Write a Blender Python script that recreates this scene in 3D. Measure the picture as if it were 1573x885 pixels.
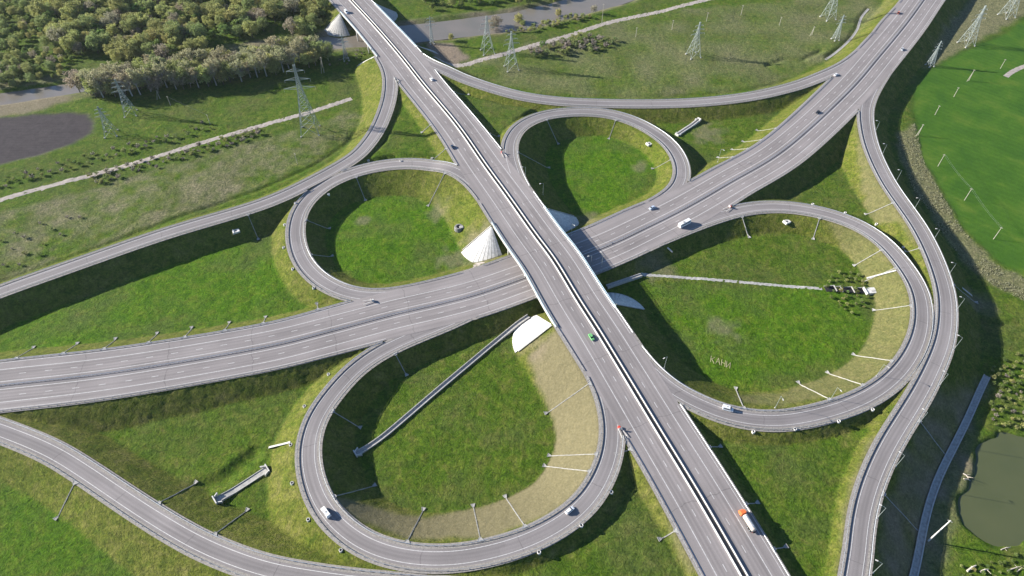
import bpy, math, random
import numpy as np
R = math.radians
random.seed(7); rng = np.random.default_rng(7)
scn = bpy.context.scene
for o in list(bpy.data.objects): bpy.data.objects.remove(o)

# ------------------------------------------------------------------ camera, sky, sun, exposure
CAM_H = 285.0; PITCH = R(47.2); FPX = 1049.0; CX, CY = 786.5, 442.5
SUN_EL, SUN_AZ = R(22.5), R(-12)            # elevation; direction in which shadows fall (from +X)
cam = bpy.data.cameras.new('camera'); cam.sensor_fit = 'HORIZONTAL'
cam.angle = 2*math.atan(CX/FPX); cam.clip_start = 1; cam.clip_end = 9000
camo = bpy.data.objects.new('camera', cam); scn.collection.objects.link(camo)
camo.location = (0, 0, CAM_H); camo.rotation_euler = (math.pi/2-PITCH, 0, 0); scn.camera = camo
wd = bpy.data.worlds.new('World'); scn.world = wd; wd.use_nodes = True
nt = wd.node_tree; bg = nt.nodes['Background']; sky = nt.nodes.new('ShaderNodeTexSky')
sky.sky_type = 'NISHITA'; sky.sun_disc = False; sky.sun_elevation = SUN_EL
to_sun = (-math.cos(SUN_AZ)*math.cos(SUN_EL), -math.sin(SUN_AZ)*math.cos(SUN_EL), math.sin(SUN_EL))
sky.sun_rotation = math.atan2(to_sun[0], to_sun[1]); sky.altitude = 300; sky.ozone_density = 5.0; sky.dust_density = .4
nt.links.new(sky.outputs[0], bg.inputs[0]); bg.inputs[1].default_value = 0.072
sl = bpy.data.lights.new('sun', 'SUN'); sl.energy = 5.0; sl.angle = R(0.55); sl.color = (1, .955, .87)
so = bpy.data.objects.new('sun', sl); scn.collection.objects.link(so)
so.location = (-200, 50, 300)
from mathutils import Vector
so.rotation_euler = Vector([-c for c in to_sun]).to_track_quat('-Z', 'Y').to_euler()
vs = scn.view_settings; vs.view_transform = 'Standard'; vs.look = 'None'; vs.gamma = 1; vs.exposure = 1.25
scn.render.resolution_x, scn.render.resolution_y = 1024, 576

# ------------------------------------------------------------------ helpers
def W(x, y, z=0.0):
    "pixel of the photograph -> world point on the level z"
    u = (x-CX)/FPX; v = (y-CY)/FPX
    d = np.array([u, math.cos(PITCH)-v*math.sin(PITCH), -math.sin(PITCH)-v*math.cos(PITCH)])
    t = (z-CAM_H)/d[2]
    return np.array([0, 0, CAM_H])+d*t
def fit_height(b, t, zb=0.0):
    "height of an upright thing from its foot and top pixels"
    B = W(*b, zb); best = (1e9, 10)
    for h in np.arange(2, 75, .25):
        v = B+np.array([0, 0, h])-np.array([0, 0, CAM_H])
        zc = v[1]*math.cos(PITCH)-v[2]*math.sin(PITCH); yc = v[1]*math.sin(PITCH)+v[2]*math.cos(PITCH)
        e = (CY-FPX*yc/zc-t[1])**2
        if e < best[0]: best = (e, h)
    return best[1]
def tag(o, label=None, cat=None, group=None, kind=None):
    if label: o['label'] = label
    if cat: o['category'] = cat
    if group: o['group'] = group
    if kind: o['kind'] = kind
    return o
def link(o, parent=None):
    scn.collection.objects.link(o)
    if parent: o.parent = parent
    return o
def empty(name, loc=(0, 0, 0), rz=0):
    o = bpy.data.objects.new(name, None); o.location = loc; o.rotation_euler = (0, 0, rz); o.empty_display_size = 1
    return link(o)
class MB:
    def __init__(s): s.v = []; s.f = []
    def add(s, vs, fs):
        n = len(s.v); s.v += [tuple(map(float, q)) for q in vs]; s.f += [tuple(n+i for i in f) for f in fs]; return s
    def box(s, c, size, rz=0, taper=1.0):
        hx, hy, hz = [q/2 for q in size]; ca, sa = math.cos(rz), math.sin(rz); vs = []
        for z, k in ((-hz, 1), (hz, taper)):
            for x, y in ((-hx, -hy), (hx, -hy), (hx, hy), (-hx, hy)):
                x, y = x*k, y*k; vs.append((c[0]+x*ca-y*sa, c[1]+x*sa+y*ca, c[2]+z))
        return s.add(vs, [(3, 2, 1, 0), (4, 5, 6, 7), (0, 1, 5, 4), (1, 2, 6, 5), (2, 3, 7, 6), (3, 0, 4, 7)])
    def bar(s, a, b, r0, r1=None, n=4):
        a, b = np.array(a, float), np.array(b, float); r1 = r0 if r1 is None else r1
        d = b-a; L = np.linalg.norm(d)
        if L < 1e-6: return s
        d /= L; up = np.array([0, 0, 1.]) if abs(d[2]) < .9 else np.array([1., 0, 0])
        x = np.cross(d, up); x /= np.linalg.norm(x); y = np.cross(d, x); vs = []
        for p, r in ((a, r0), (b, r1)):
            for k in range(n):
                t = 2*math.pi*(k+.5)/n; vs.append(p+r*(math.cos(t)*x+math.sin(t)*y))
        fs = [(k, (k+1) % n, n+(k+1) % n, n+k) for k in range(n)]+[tuple(range(n-1, -1, -1)), tuple(range(n, 2*n))]
        return s.add(vs, fs)
    def lathe(s, prof, n=16, c=(0, 0, 0), cap=True):
        vs = [(c[0]+r*math.cos(2*math.pi*k/n), c[1]+r*math.sin(2*math.pi*k/n), c[2]+z) for r, z in prof for k in range(n)]
        fs = [(i*n+k, i*n+(k+1) % n, (i+1)*n+(k+1) % n, (i+1)*n+k) for i in range(len(prof)-1) for k in range(n)]
        if cap: fs += [tuple(range(n-1, -1, -1)), tuple(range((len(prof)-1)*n, len(prof)*n))]
        return s.add(vs, fs)
    def mesh(s, name, mat, smooth=False):
        m = bpy.data.meshes.new(name); m.from_pydata(s.v, [], s.f); m.update()
        if mat: m.materials.append(mat)
        if smooth: m.polygons.foreach_set('use_smooth', [True]*len(m.polygons))
        return m
    def build(s, name, mat, parent=None, smooth=False):
        return link(bpy.data.objects.new(name, s.mesh(name, mat, smooth)), parent)
def strip(A, B):
    "quad strip between two equal polylines"
    n = len(A); vs = [tuple(p) for p in A]+[tuple(p) for p in B]
    return vs, [(i, i+1, n+i+1, n+i) for i in range(n-1)]

# ------------------------------------------------------------------ materials
def mat(name, col, rough=.8, metal=0, var=.0, scale=1.0, bump=0, bscale=None, spec=.3):
    m = bpy.data.materials.new(name); m.use_nodes = True; t = m.node_tree; b = t.nodes['Principled BSDF']
    b.inputs['Roughness'].default_value = rough; b.inputs['Metallic'].default_value = metal
    b.inputs['Specular IOR Level'].default_value = spec
    if var or bump:
        tc = t.nodes.new('ShaderNodeNewGeometry')
        n = t.nodes.new('ShaderNodeTexNoise'); n.inputs['Scale'].default_value = scale; n.inputs['Detail'].default_value = 6
        t.links.new(tc.outputs['Position'], n.inputs['Vector'])
    if var:
        r = t.nodes.new('ShaderNodeValToRGB'); e = r.color_ramp.elements
        e[0].position = .3; e[1].position = .7
        e[0].color = (*[c*(1-var) for c in col], 1); e[1].color = (*[min(1, c*(1+var)) for c in col], 1)
        t.links.new(n.outputs['Fac'], r.inputs[0]); t.links.new(r.outputs[0], b.inputs['Base Color'])
    else: b.inputs['Base Color'].default_value = (*col, 1)
    if bump:
        n2 = t.nodes.new('ShaderNodeTexNoise'); n2.inputs['Scale'].default_value = bscale or scale; n2.inputs['Detail'].default_value = 4
        t.links.new(tc.outputs['Position'], n2.inputs['Vector'])
        bn = t.nodes.new('ShaderNodeBump'); bn.inputs['Strength'].default_value = bump; bn.inputs['Distance'].default_value = .3
        t.links.new(n2.outputs['Fac'], bn.inputs['Height']); t.links.new(bn.outputs[0], b.inputs['Normal'])
    return m
def asphalt(name, col, s1=.05, lanes=(0,)):
    m = bpy.data.materials.new(name); m.use_nodes = True; t = m.node_tree; b = t.nodes['Principled BSDF']
    b.inputs['Roughness'].default_value = .85; b.inputs['Specular IOR Level'].default_value = .25
    g = t.nodes.new('ShaderNodeNewGeometry'); uv = t.nodes.new('ShaderNodeUVMap')
    def noise(vec, sc, det=5):
        n = t.nodes.new('ShaderNodeTexNoise'); n.inputs['Scale'].default_value = sc; n.inputs['Detail'].default_value = det
        t.links.new(vec, n.inputs['Vector']); return n.outputs['Fac']
    mp = t.nodes.new('ShaderNodeMapping'); mp.inputs['Scale'].default_value = (.012, .55, 1)   # streaks along the road
    t.links.new(uv.outputs[0], mp.inputs['Vector'])
    st = noise(mp.outputs[0], 1.0, 3); bl = noise(g.outputs['Position'], s1, 4); fi = noise(g.outputs['Position'], 2.5, 6)
    def mul(a, b_):
        x = t.nodes.new('ShaderNodeMath'); x.operation = 'MULTIPLY'; t.links.new(a, x.inputs[0]); t.links.new(b_, x.inputs[1]); return x.outputs[0]
    def rng_(a, lo, hi):
        x = t.nodes.new('ShaderNodeMapRange'); x.inputs[1].default_value = .3; x.inputs[2].default_value = .7
        x.inputs[3].default_value = lo; x.inputs[4].default_value = hi; t.links.new(a, x.inputs[0]); return x.outputs[0]
    k = mul(mul(rng_(st, .88, 1.1), rng_(bl, .9, 1.08)), rng_(fi, .93, 1.06))
    sep = t.nodes.new('ShaderNodeSeparateXYZ'); t.links.new(uv.outputs[0], sep.inputs[0])
    def M_(op, a, b_=0.0, c_=None):
        x = t.nodes.new('ShaderNodeMath'); x.operation = op
        for i_, v_ in enumerate((a, b_) if c_ is None else (a, b_, c_)):
            if isinstance(v_, (int, float)): x.inputs[i_].default_value = v_
            else: t.links.new(v_, x.inputs[i_])
        return x.outputs[0]
    av = M_('ABSOLUTE', sep.outputs[1])
    for cpos in lanes:            # darker wheel tracks worn into each lane
        for e in (-.85, .85):
            dd = M_('ABSOLUTE', M_('SUBTRACT', av if cpos > 0 else sep.outputs[1], cpos+e))
            g_ = t.nodes.new('ShaderNodeMapRange'); g_.interpolation_type = 'SMOOTHSTEP'; g_.inputs[1].default_value = .15; g_.inputs[2].default_value = .75; g_.inputs[3].default_value = .89; g_.inputs[4].default_value = 1.0
            t.links.new(dd, g_.inputs[0]); k = mul(k, g_.outputs[0])
    wob = M_('MULTIPLY', M_('SUBTRACT', noise(g.outputs['Position'], .12, 3), .5), 5.0)       # tar-sealed cross joints
    fr = M_('FRACT', M_('DIVIDE', M_('ADD', sep.outputs[0], wob), 41.0)); sm = t.nodes.new('ShaderNodeMapRange'); sm.inputs[1].default_value = .005; sm.inputs[2].default_value = .012; sm.inputs[3].default_value = .72; sm.inputs[4].default_value = 1.0
    t.links.new(fr, sm.inputs[0]); k = mul(k, sm.outputs[0])
    mp2 = t.nodes.new('ShaderNodeMapping'); mp2.inputs['Scale'].default_value = (.02, .26, 1); t.links.new(uv.outputs[0], mp2.inputs['Vector'])
    vo = t.nodes.new('ShaderNodeTexVoronoi'); vo.distance = 'CHEBYCHEV'; vo.inputs['Scale'].default_value = 1.0; vo.inputs['Randomness'].default_value = .8; t.links.new(mp2.outputs[0], vo.inputs['Vector'])
    sc = t.nodes.new('ShaderNodeSeparateColor'); t.links.new(vo.outputs['Color'], sc.inputs[0])
    pm_ = t.nodes.new('ShaderNodeMapRange'); pm_.inputs[1].default_value = .0; pm_.inputs[2].default_value = 1.0; pm_.inputs[3].default_value = .92; pm_.inputs[4].default_value = 1.07; t.links.new(sc.outputs[0], pm_.inputs[0]); k = mul(k, pm_.outputs[0])
    c = t.nodes.new('ShaderNodeMix'); c.data_type = 'RGBA'; c.blend_type = 'MULTIPLY'; c.inputs[0].default_value = 1
    c.inputs[6].default_value = (*col, 1)
    cc = t.nodes.new('ShaderNodeCombineColor')
    for i in range(3): t.links.new(k, cc.inputs[i])
    t.links.new(cc.outputs[0], c.inputs[7]); t.links.new(c.outputs[2], b.inputs['Base Color'])
    return m
M = dict(
    asphalt=asphalt('asphalt', (.258, .230, .222), lanes=(4.2, 8.1)), asphalt2=asphalt('asphalt_ramp', (.236, .213, .208)),
    gravel=mat('shoulder_gravel', (.27, .245, .22), .95, var=.25, scale=1.5, bump=.4, bscale=5),
    paint=mat('road_paint', (.52, .5, .48), .7, var=.22, scale=1.2),
    median=mat('median_soil', (.10, .09, .08), .95, var=.3, scale=1.),
    white=mat('white_concrete', (.60, .575, .54), .85, var=.2, scale=.7),
    conc=mat('concrete', (.44, .42, .39), .85, var=.16, scale=.8),
    conc_old=mat('old_concrete', (.36, .345, .32), .9, var=.25, scale=.8),
    steel=mat('galvanised_steel', (.50, .52, .55), .5, .55, var=.12, scale=2),
    lattice=mat('lattice_steel', (.31, .345, .33), .6, .2),
    rail=mat('painted_parapet', (.50, .64, .70), .6, .1),
    dirt=mat('gravel_track', (.34, .295, .26), .95, var=.22, scale=.35, bump=.4, bscale=2),
    wood=mat('pole_wood', (.42, .38, .32), .9), deadwood=mat('dead_wood', (.55, .48, .40), .9, var=.2, scale=3),
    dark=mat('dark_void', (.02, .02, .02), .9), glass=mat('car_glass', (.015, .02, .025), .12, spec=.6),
    tyre=mat('tyre', (.02, .02, .02), .9), red=mat('red_paint', (.55, .06, .04), .5), wire=mat('wire', (.25, .27, .27), .5, .5),
    straw=mat('straw', (.31, .29, .16), .95, var=.2, scale=2), stone=mat('rubble_stone', (.22, .21, .20), .95, var=.4, scale=2.5, bump=.8),
    bark=mat('bark', (.17, .14, .11), .95, var=.3, scale=2), palebark=mat('pale_bark', (.38, .36, .33), .95, var=.3, scale=2))
def paintmat(name, c): return mat(name, c, .35, .0, spec=.5)
def leafmat(name, c, var=.35):
    m = bpy.data.materials.new(name); m.use_nodes = True; t = m.node_tree; b = t.nodes['Principled BSDF']
    b.inputs['Roughness'].default_value = .75; b.inputs['Specular IOR Level'].default_value = .2
    oi = t.nodes.new('ShaderNodeObjectInfo'); g = t.nodes.new('ShaderNodeNewGeometry')
    n = t.nodes.new('ShaderNodeTexNoise'); n.inputs['Scale'].default_value = .5; t.links.new(g.outputs['Position'], n.inputs['Vector'])
    h = t.nodes.new('ShaderNodeHueSaturation'); h.inputs['Color'].default_value = (*c, 1)
    mr = t.nodes.new('ShaderNodeMapRange'); mr.inputs[3].default_value = .475; mr.inputs[4].default_value = .53
    t.links.new(oi.outputs['Random'], mr.inputs[0]); t.links.new(mr.outputs[0], h.inputs['Hue'])
    m2 = t.nodes.new('ShaderNodeMapRange'); m2.inputs[1].default_value = .3; m2.inputs[2].default_value = .7
    m2.inputs[3].default_value = 1-var; m2.inputs[4].default_value = 1+var
    t.links.new(n.outputs['Fac'], m2.inputs[0]); t.links.new(m2.outputs[0], h.inputs['Value'])
    t.links.new(h.outputs[0], b.inputs['Base Color'])
    tr = t.nodes.new('ShaderNodeBsdfTranslucent'); t.links.new(h.outputs[0], tr.inputs[0])
    mx = t.nodes.new('ShaderNodeMixShader'); mx.inputs[0].default_value = .4
    t.links.new(b.outputs[0], mx.inputs[1]); t.links.new(tr.outputs[0], mx.inputs[2])
    t.links.new(mx.outputs[0], t.nodes['Material Output'].inputs[0])
    return m

# ------------------------------------------------------------------ road centre lines (traced pixels + height of the roadway)
def catmull(P, step=2.0):
    P = np.array(P, float); P = np.vstack([2*P[0]-P[1], P, 2*P[-1]-P[-2]]); out = []
    for i in range(1, len(P)-2):
        p0, p1, p2, p3 = P[i-1:i+3]; L = np.linalg.norm((p2-p1)[:2]); n = max(2, int(L/1.0))
        t = np.linspace(0, 1, n, endpoint=False)[:, None]
        out.append(.5*((2*p1)+(-p0+p2)*t+(2*p0-5*p1+4*p2-p3)*t**2+(-p0+3*p1-3*p2+p3)*t**3))
    out = np.vstack(out+[P[-2][None]])
    def resample(Q):
        s = np.r_[0, np.cumsum(np.linalg.norm(np.diff(Q[:, :2], axis=0), axis=1))]
        u = np.linspace(0, s[-1], max(3, int(s[-1]/step)+1))
        return np.stack([np.interp(u, s, Q[:, k]) for k in range(Q.shape[1])], 1)
    Q = resample(out); k = np.hanning(13); k /= k.sum()
    for _ in range(2):
        pad = np.vstack([2*Q[0]-Q[6:0:-1], Q, 2*Q[-1]-Q[-2:-8:-1]])
        Q = np.stack([np.convolve(pad[:, c], k, 'valid') for c in range(Q.shape[1])], 1)
    return resample(Q)
class Road:
    def __init__(s, key, pts, hl, hr, main=False):
        s.key = key; s.main = main
        rows = []
        for q in pts:
            w = W(q[0], q[1], q[2]); rows.append([w[0], w[1], q[2], q[3] if len(q) > 3 else hl, q[4] if len(q) > 3 else hr])
        Q = catmull(rows); s.P = Q[:, :3].copy(); s.hl = Q[:, 3]; s.hr = Q[:, 4]; s.frame()
    def frame(s):
        d = np.gradient(s.P[:, :2], axis=0); d /= np.linalg.norm(d, axis=1)[:, None]
        s.T = d; s.N = np.stack([-d[:, 1], d[:, 0]], 1)
        s.s = np.r_[0, np.cumsum(np.linalg.norm(np.diff(s.P[:, :2], axis=0), axis=1))]
    def near(s, xy):
        d = s.P[:, :2]-np.array(xy)[:2]; i = int(np.argmin((d**2).sum(1))); e = -d[i]
        return i, float(e@s.N[i]), float(e@s.T[i])
    def at(s, off, dz=0):          # offset polyline, + = left of travel
        return np.c_[s.P[:, :2]+s.N*np.asarray(off).reshape(-1, 1), s.P[:, 2]+dz]
A = Road('A', [(1262, 1095, 12, 15.5, 16), (1200, 985, 12.4, 15.5, 16), (1143, 884, 12.8, 16, 15.5), (1071.5, 760, 13.2, 16, 15.5), (1013, 664, 13.6, 16, 15.5),
    (922, 514, 14, 15.5, 18), (888.4, 462, 14, 15.5, 18.5), (851, 400, 14, 15.5, 18.5), (822.4, 362, 14, 15.5, 18.5), (778.6, 300, 13.5, 16, 18),
    (745, 254, 13, 16.5, 16.5), (701.7, 192, 12.5, 15, 15.5), (650, 130, 12, 15.3, 15.2), (616.5, 87.5, 11.6, 16.5, 16.5), (575.7, 40, 11.2, 15.5, 16),
    (538.6, 0, 11, 15.5, 16), (490, -52, 10.6, 15.5, 16), (440, -105, 10, 15.5, 16)], 15, 15, True)      # runs away from the camera: left = image left is hr? (see below)
# travel runs upward in the image, so "left" is the image-left side: swap the widths
A.hl, A.hr = A.hr.copy(), A.hl.copy()
B = Road('B', [(-160, 615, 9.5), (-60, 601, 9.3), (0, 592.6, 9), (178, 572, 8.2), (400, 534.5, 6.9), (501.7, 510, 6.5, 16.5, 15.6), (603.5, 483, 6.5, 17.5, 16.2), (680, 465.4, 6.5, 18, 16),
    (756, 443.8, 6.5, 18.5, 15.8), (919.5, 382.7, 6.5, 19, 15.8), (990.7, 349.7, 6.5, 19, 16.3), (1054, 318, 6.5, 17, 16.5), (1118, 281, 6.9, 16, 15.6), (1205, 228.5, 7.8, 15.6, 15.6), (1300, 142.4, 8.8, 17, 15.8),
    (1351, 84, 9.2, 17, 16), (1389, 38, 9.5, 16, 16), (1417, 0, 9.6, 15.6, 15.6), (1462, -62, 9.7, 15.6, 15.6), (1500, -120, 9.8)], 15.6, 15.2, True)
hw = 4.7
RAMP = {
 'L': [(-120, 497, 9), (-50, 468, 9), (0, 447.5, 9), (100, 412, 9), (250, 360, 9), (400, 314.5, 8.6), (476, 280.5, 8.4), (542.5, 243, 8.6), (563, 222.5, 8.8), (580, 198, 9.1), (594, 163, 9.8), (600, 132, 10.6), (596, 106, 11.2), (583, 82, 11.5), (563, 55, 11.3), (540, 27, 11.1)],
 'T': [(600, 48, 11.3), (628, 75, 11.6), (654, 94.5, 11.5), (692.5, 112.5, 10.9), (730.6, 127.5, 10.2), (768.7, 139.5, 9.5), (800, 147.5, 9), (851, 155, 8.3), (914.5, 158.5, 7.6), (1003.5, 159.5, 7), (1080, 156.5, 6.8), (1156, 147.5, 7.2), (1224, 131.5, 7.8), (1275, 112.5, 8.4), (1308, 94, 8.8), (1340, 65, 9.1), (1362, 36, 9.4), (1385, 5, 9.6)],
 'TL': [(812, 392, 14), (785, 355, 13.9), (757, 320, 13.6), (737, 293.5, 13.2), (718, 274, 12.7), (692.5, 260.5, 12), (654, 252.5, 11), (616, 251, 10.2), (578, 255.5, 9.4), (542.5, 264.5, 8.8), (509.5, 278, 8.2), (481.5, 297, 7.6), (462, 320, 7.2), (453.5, 347, 6.9), (455, 375, 6.7), (466, 403, 6.5), (486.5, 426, 6.5), (512, 442, 6.5), (540, 452, 6.5), (572, 455.5, 6.5), (604, 453, 6.5), (650, 444, 6.5), (710, 426, 6.5), (770, 404, 6.5)],
 'TR': [(822, 300, 13.6), (806, 279, 13.3), (791, 256, 13), (782.5, 236.5, 12.6), (783.5, 219, 12), (790, 204, 11.4), (803, 191, 10.8), (829, 179, 10), (862, 173, 9.2), (901.7, 171.5, 8.5), (940, 175.5, 7.9), (978, 188, 7.3), (1010, 206, 6.9), (1032, 225, 6.7), (1046, 250, 6.5), (1047, 274, 6.5), (1036, 293, 6.5), (1012, 310, 6.5), (980, 326, 6.5), (940, 345, 6.5), (890, 365, 6.5)],
 'BL': [(740, 470, 6.5), (690, 494, 6.5), (645, 512, 6.5), (603.5, 530, 6.6), (566, 550, 6.9), (535, 577, 7.4), (508, 608, 8), (487, 638, 8.6), (475.5, 670, 9.2), (472.5, 700, 9.7), (477.6, 733.8, 10.3), (491.5, 771, 10.9), (517, 804, 11.5), (552.6, 831.5, 12), (593, 848.5, 12.4), (641.6, 857.5, 12.7), (692.5, 858, 13), (743, 850.5, 13.2), (800, 834.5, 13.4), (838, 817.5, 13.5), (876, 794, 13.6), (907, 764, 13.7), (927, 728.5, 13.7), (938, 697, 13.7), (941.5, 660, 13.7), (937.5, 630, 13.8), (928, 598, 13.9), (912, 566, 14), (888, 526, 14), (860, 480, 14)],
 'BR': [(968, 512, 14), (1000, 560, 13.9), (1027, 590, 13.8), (1054, 610.5, 13.6), (1085, 626, 13.4), (1118, 637.5, 13.2), (1156, 645, 12.9), (1200, 646.5, 12.6), (1249, 638.5, 12.2), (1305, 622, 11.6), (1351, 598.5, 11.1), (1384, 569, 10.7), (1404, 539, 10.4), (1415, 508.7, 10.1), (1417.5, 478, 9.8), (1412, 447.6, 9.4), (1400, 424, 9.1), (1385, 403, 8.8), (1364, 378, 8.5), (1338, 357, 8.1), (1305, 340, 7.7), (1262, 326.5, 7.3), (1224, 319.5, 7), (1190, 317, 6.8), (1156, 319.5, 6.6), (1118, 327.5, 6.5), (1080, 340, 6.5), (1040, 357, 6.5), (990, 380, 6.5)],
 'R': [(1432, 3, 9.5), (1400, 50, 9.4), (1368, 95, 9.2), (1342, 135, 8.9), (1330, 165, 8.7), (1331, 195, 8.7), (1337, 222, 8.7), (1348.5, 251, 8.7), (1366, 284, 8.8), (1389, 317, 8.9), (1410, 347, 9.1), (1430, 385, 9.4), (1446, 427, 9.8), (1452.5, 455, 10), (1454, 485.8, 10.2), (1449, 524, 10.7), (1435.5, 560, 11.1), (1414.6, 602, 11.5), (1389, 644, 11.9), (1369, 676, 12.2), (1351, 711, 12.4), (1336, 749, 12.5), (1325.6, 787, 12.5), (1319, 838, 12.5), (1316.7, 885, 12.5), (1318, 960, 12.4), (1330, 1060, 12)],
 'O': [(-140, 640, 9), (-60, 645, 8.6), (0, 661, 8.3), (76, 692, 8.4), (132, 726, 8.5), (193, 767, 9), (254, 806, 9.6), (318, 841, 10.2), (400, 872, 11), (476, 887, 11.6), (560, 898, 12.1), (680, 908, 12.5), (820, 920, 12.6), (960, 950, 12.6), (1075, 1010, 12.5), (1150, 1090, 12.3)],
}
PHRASE = {'A': 'overpass highway', 'B': 'lower highway', 'L': 'ramp by the ploughed field', 'T': 'ramp skirting the pylon meadow',
 'TL': 'loop ramp round the stone well', 'TR': 'loop ramp round the white slab', 'BL': 'loop ramp round the tan mown slope', 'BR': 'loop ramp round the grass lettering',
 'R': 'ramp lined with lamp posts', 'O': 'ramp past the walled trough'}
roads = {'A': A, 'B': B}
def snap(r):
    for m in (A, B):
        for i in range(len(r.P)):
            j, lat, _ = m.near(r.P[i]); edge = abs(lat)-(m.hl[j] if lat > 0 else m.hr[j])
            if edge < 16 and abs(m.P[j, 2]-r.P[i, 2]) < 4:
                w = min(1, max(0, (16-edge)/12)); w = w*w*(3-2*w)
                r.P[i, 2] = r.P[i, 2]*(1-w)+(m.P[j, 2]-.03)*w
def taper(r):
    for end in (0, -1):
        e = r.P[end].copy()
        for m in (A, B):
            j, lat, _ = m.near(e); h = m.hl[j] if lat > 0 else m.hr[j]
            if abs(lat) < h+6 and abs(m.P[j, 2]-e[2]) < 3:
                sh = min(0, h-hw-.08-abs(lat))*np.sign(lat); dist = r.s if end == 0 else r.s[-1]-r.s
                w = np.clip(1-dist/55, 0, 1); w = w*w*(3-2*w); r.P[:, :2] += m.N[j]*(sh*w)[:, None]
    r.frame()
for k, p in RAMP.items():
    r = Road(k, p, hw, hw); roads[k] = r; taper(r); snap(r)
RAMPS = [roads[k] for k in RAMP]

# bridge spans on A (station indices)
def station(r, px, z): return r.near(W(px[0], px[1], z))[0]
OV = sorted((station(A, (797, 332), 14), station(A, (895, 484), 14)))
RV = sorted((station(A, (607, 78), 11.5), station(A, (551, 14), 11)))

# ------------------------------------------------------------------ terrain
def axis(lo, hi, fine, zones, far):
    xs = [lo]
    while xs[-1] < hi: xs.append(xs[-1]+fine(xs[-1]))
    a, st = [], 4.0; x = lo
    while x > far[0]: x -= st; st *= 1.35; a.append(x)
    b, st = [], 4.0; x = xs[-1]
    while x < far[1]: x += st; st *= 1.35; b.append(x)
    return np.array(a[::-1]+xs+b)
GX = axis(-500, 500, lambda x: 1.15 if abs(x) < 290 else 1.9, None, (-4000, 4000))
GY = axis(70, 665, lambda y: 1.15 if y < 430 else 1.7, None, (-1500, 6000))
X, Y = np.meshgrid(GX, GY)            # rows = y
def vnoise(x, y, sc, seed):
    r = np.random.default_rng(seed); T = r.random((256, 256)); u, v = x/sc, y/sc
    i, j = np.floor(u).astype(int), np.floor(v).astype(int); fu, fv = u-i, v-j
    fu, fv = fu*fu*(3-2*fu), fv*fv*(3-2*fv); g = lambda a, b: T[a % 256, b % 256]
    return (g(i, j)*(1-fu)+g(i+1, j)*fu)*(1-fv)+(g(i, j+1)*(1-fu)+g(i+1, j+1)*fu)*fv-.5
def poly(pts, z=0): return np.array([W(a, b, z)[:2] for a, b in pts])
def inside(Pg, x, y):
    c = np.zeros(x.shape, bool); n = len(Pg)
    for i in range(n):
        (x0, y0), (x1, y1) = Pg[i], Pg[(i+1) % n]
        if y0 == y1: continue
        k = ((y0 > y) != (y1 > y)) & (x < (x1-x0)*(y-y0)/(y1-y0)+x0); c ^= k
    return c
def blur(m, n=2):
    m = m.astype(float)
    for _ in range(n):
        p = np.pad(m, 1, mode='edge'); m = (p[:-2, 1:-1]+p[2:, 1:-1]+p[1:-1, :-2]+p[1:-1, 2:]+2*p[1:-1, 1:-1])/6
    return m
def mask(pts, n=3, jit=2.0, z=0):
    jx = vnoise(X, Y, 6, 31)*jit*2; jy = vnoise(X, Y, 6, 32)*jit*2
    return blur(inside(poly(pts, z), X+jx, Y+jy), n)
def dist_line(pts, wide, z=0):
    L = np.array([W(a, b, z)[:2] for a, b in pts]); D = np.full(X.shape, 1e6)
    for a, b in zip(L[:-1], L[1:]):
        d = b-a; t = np.clip(((X-a[0])*d[0]+(Y-a[1])*d[1])/(d@d), 0, 1); D = np.minimum(D, np.hypot(X-a[0]-t*d[0], Y-a[1]-t*d[1]))
    return D
G = 1.1*vnoise(X, Y, 55, 1)+.5*vnoise(X, Y, 17, 2)+.28*vnoise(X, Y, 5, 3)
RIVER = [(1040, -45), (945, -6), (870, 14), (800, 32), (705, 43), (640, 51), (580, 58), (530, 62), (450, 74), (350, 92), (250, 108), (110, 136), (0, 152), (-120, 170)]
dr = dist_line(RIVER, 0, -1.5)
G = G-3.6*np.clip((np.interp(X, [-330, -180, -90, 0], [13, 15, 21, 22])-dr)/9, 0, 1)
POND = [(1700, 640), (1573, 671), (1540, 668), (1520, 671), (1503, 684), (1493, 710), (1483, 755), (1477, 790), (1482, 808), (1503, 822), (1530, 838), (1555, 838), (1573, 833), (1700, 830)]
pond_m = mask(POND, 3, 2.6, -1); G = G-3.0*pond_m
field_m = mask([(1700, -10), (1573, 29), (1545, 51), (1503, 68), (1470, 83), (1440, 100), (1416, 113), (1402, 140), (1400, 165), (1406, 190), (1418, 243), (1445, 290), (1480, 350), (1530, 400), (1573, 424), (1760, 500)], 2, .8)
plough_m = mask([(-200, 190), (0, 180), (60, 175), (100, 173.5), (135, 176), (147, 188), (141, 204), (112, 221), (60, 240), (0, 254), (-200, 300)], 2, .8)
G = G*(1-.8*field_m)*(1-.8*plough_m)
for pg, zt, nb in (([(1062, 650), (1110, 668), (1180, 676), (1260, 668), (1330, 650), (1362, 640), (1335, 700), (1305, 780), (1292, 880), (1290, 960), (1240, 960), (1180, 850), (1110, 730)], 9.3, 8),
    ([(945, 705), (968, 715), (1020, 800), (1075, 900), (1100, 960), (640, 920), (640, 890), (720, 882), (800, 862), (870, 828), (925, 770)], 10.2, 8),
    ([(672, 128), (720, 142), (775, 156), (830, 164), (800, 182), (775, 208), (766, 224), (715, 165)], 8.6, 6), ([(608, 150), (625, 150), (660, 195), (705, 250), (650, 241), (600, 240), (555, 248), (590, 215), (602, 180)], 8.2, 6)):
    wm = blur(inside(poly(pg, zt), X, Y), nb); G = G*(1-wm)+(zt+.4*vnoise(X, Y, 14, 55)+.2*vnoise(X, Y, 5, 56))*wm
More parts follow.
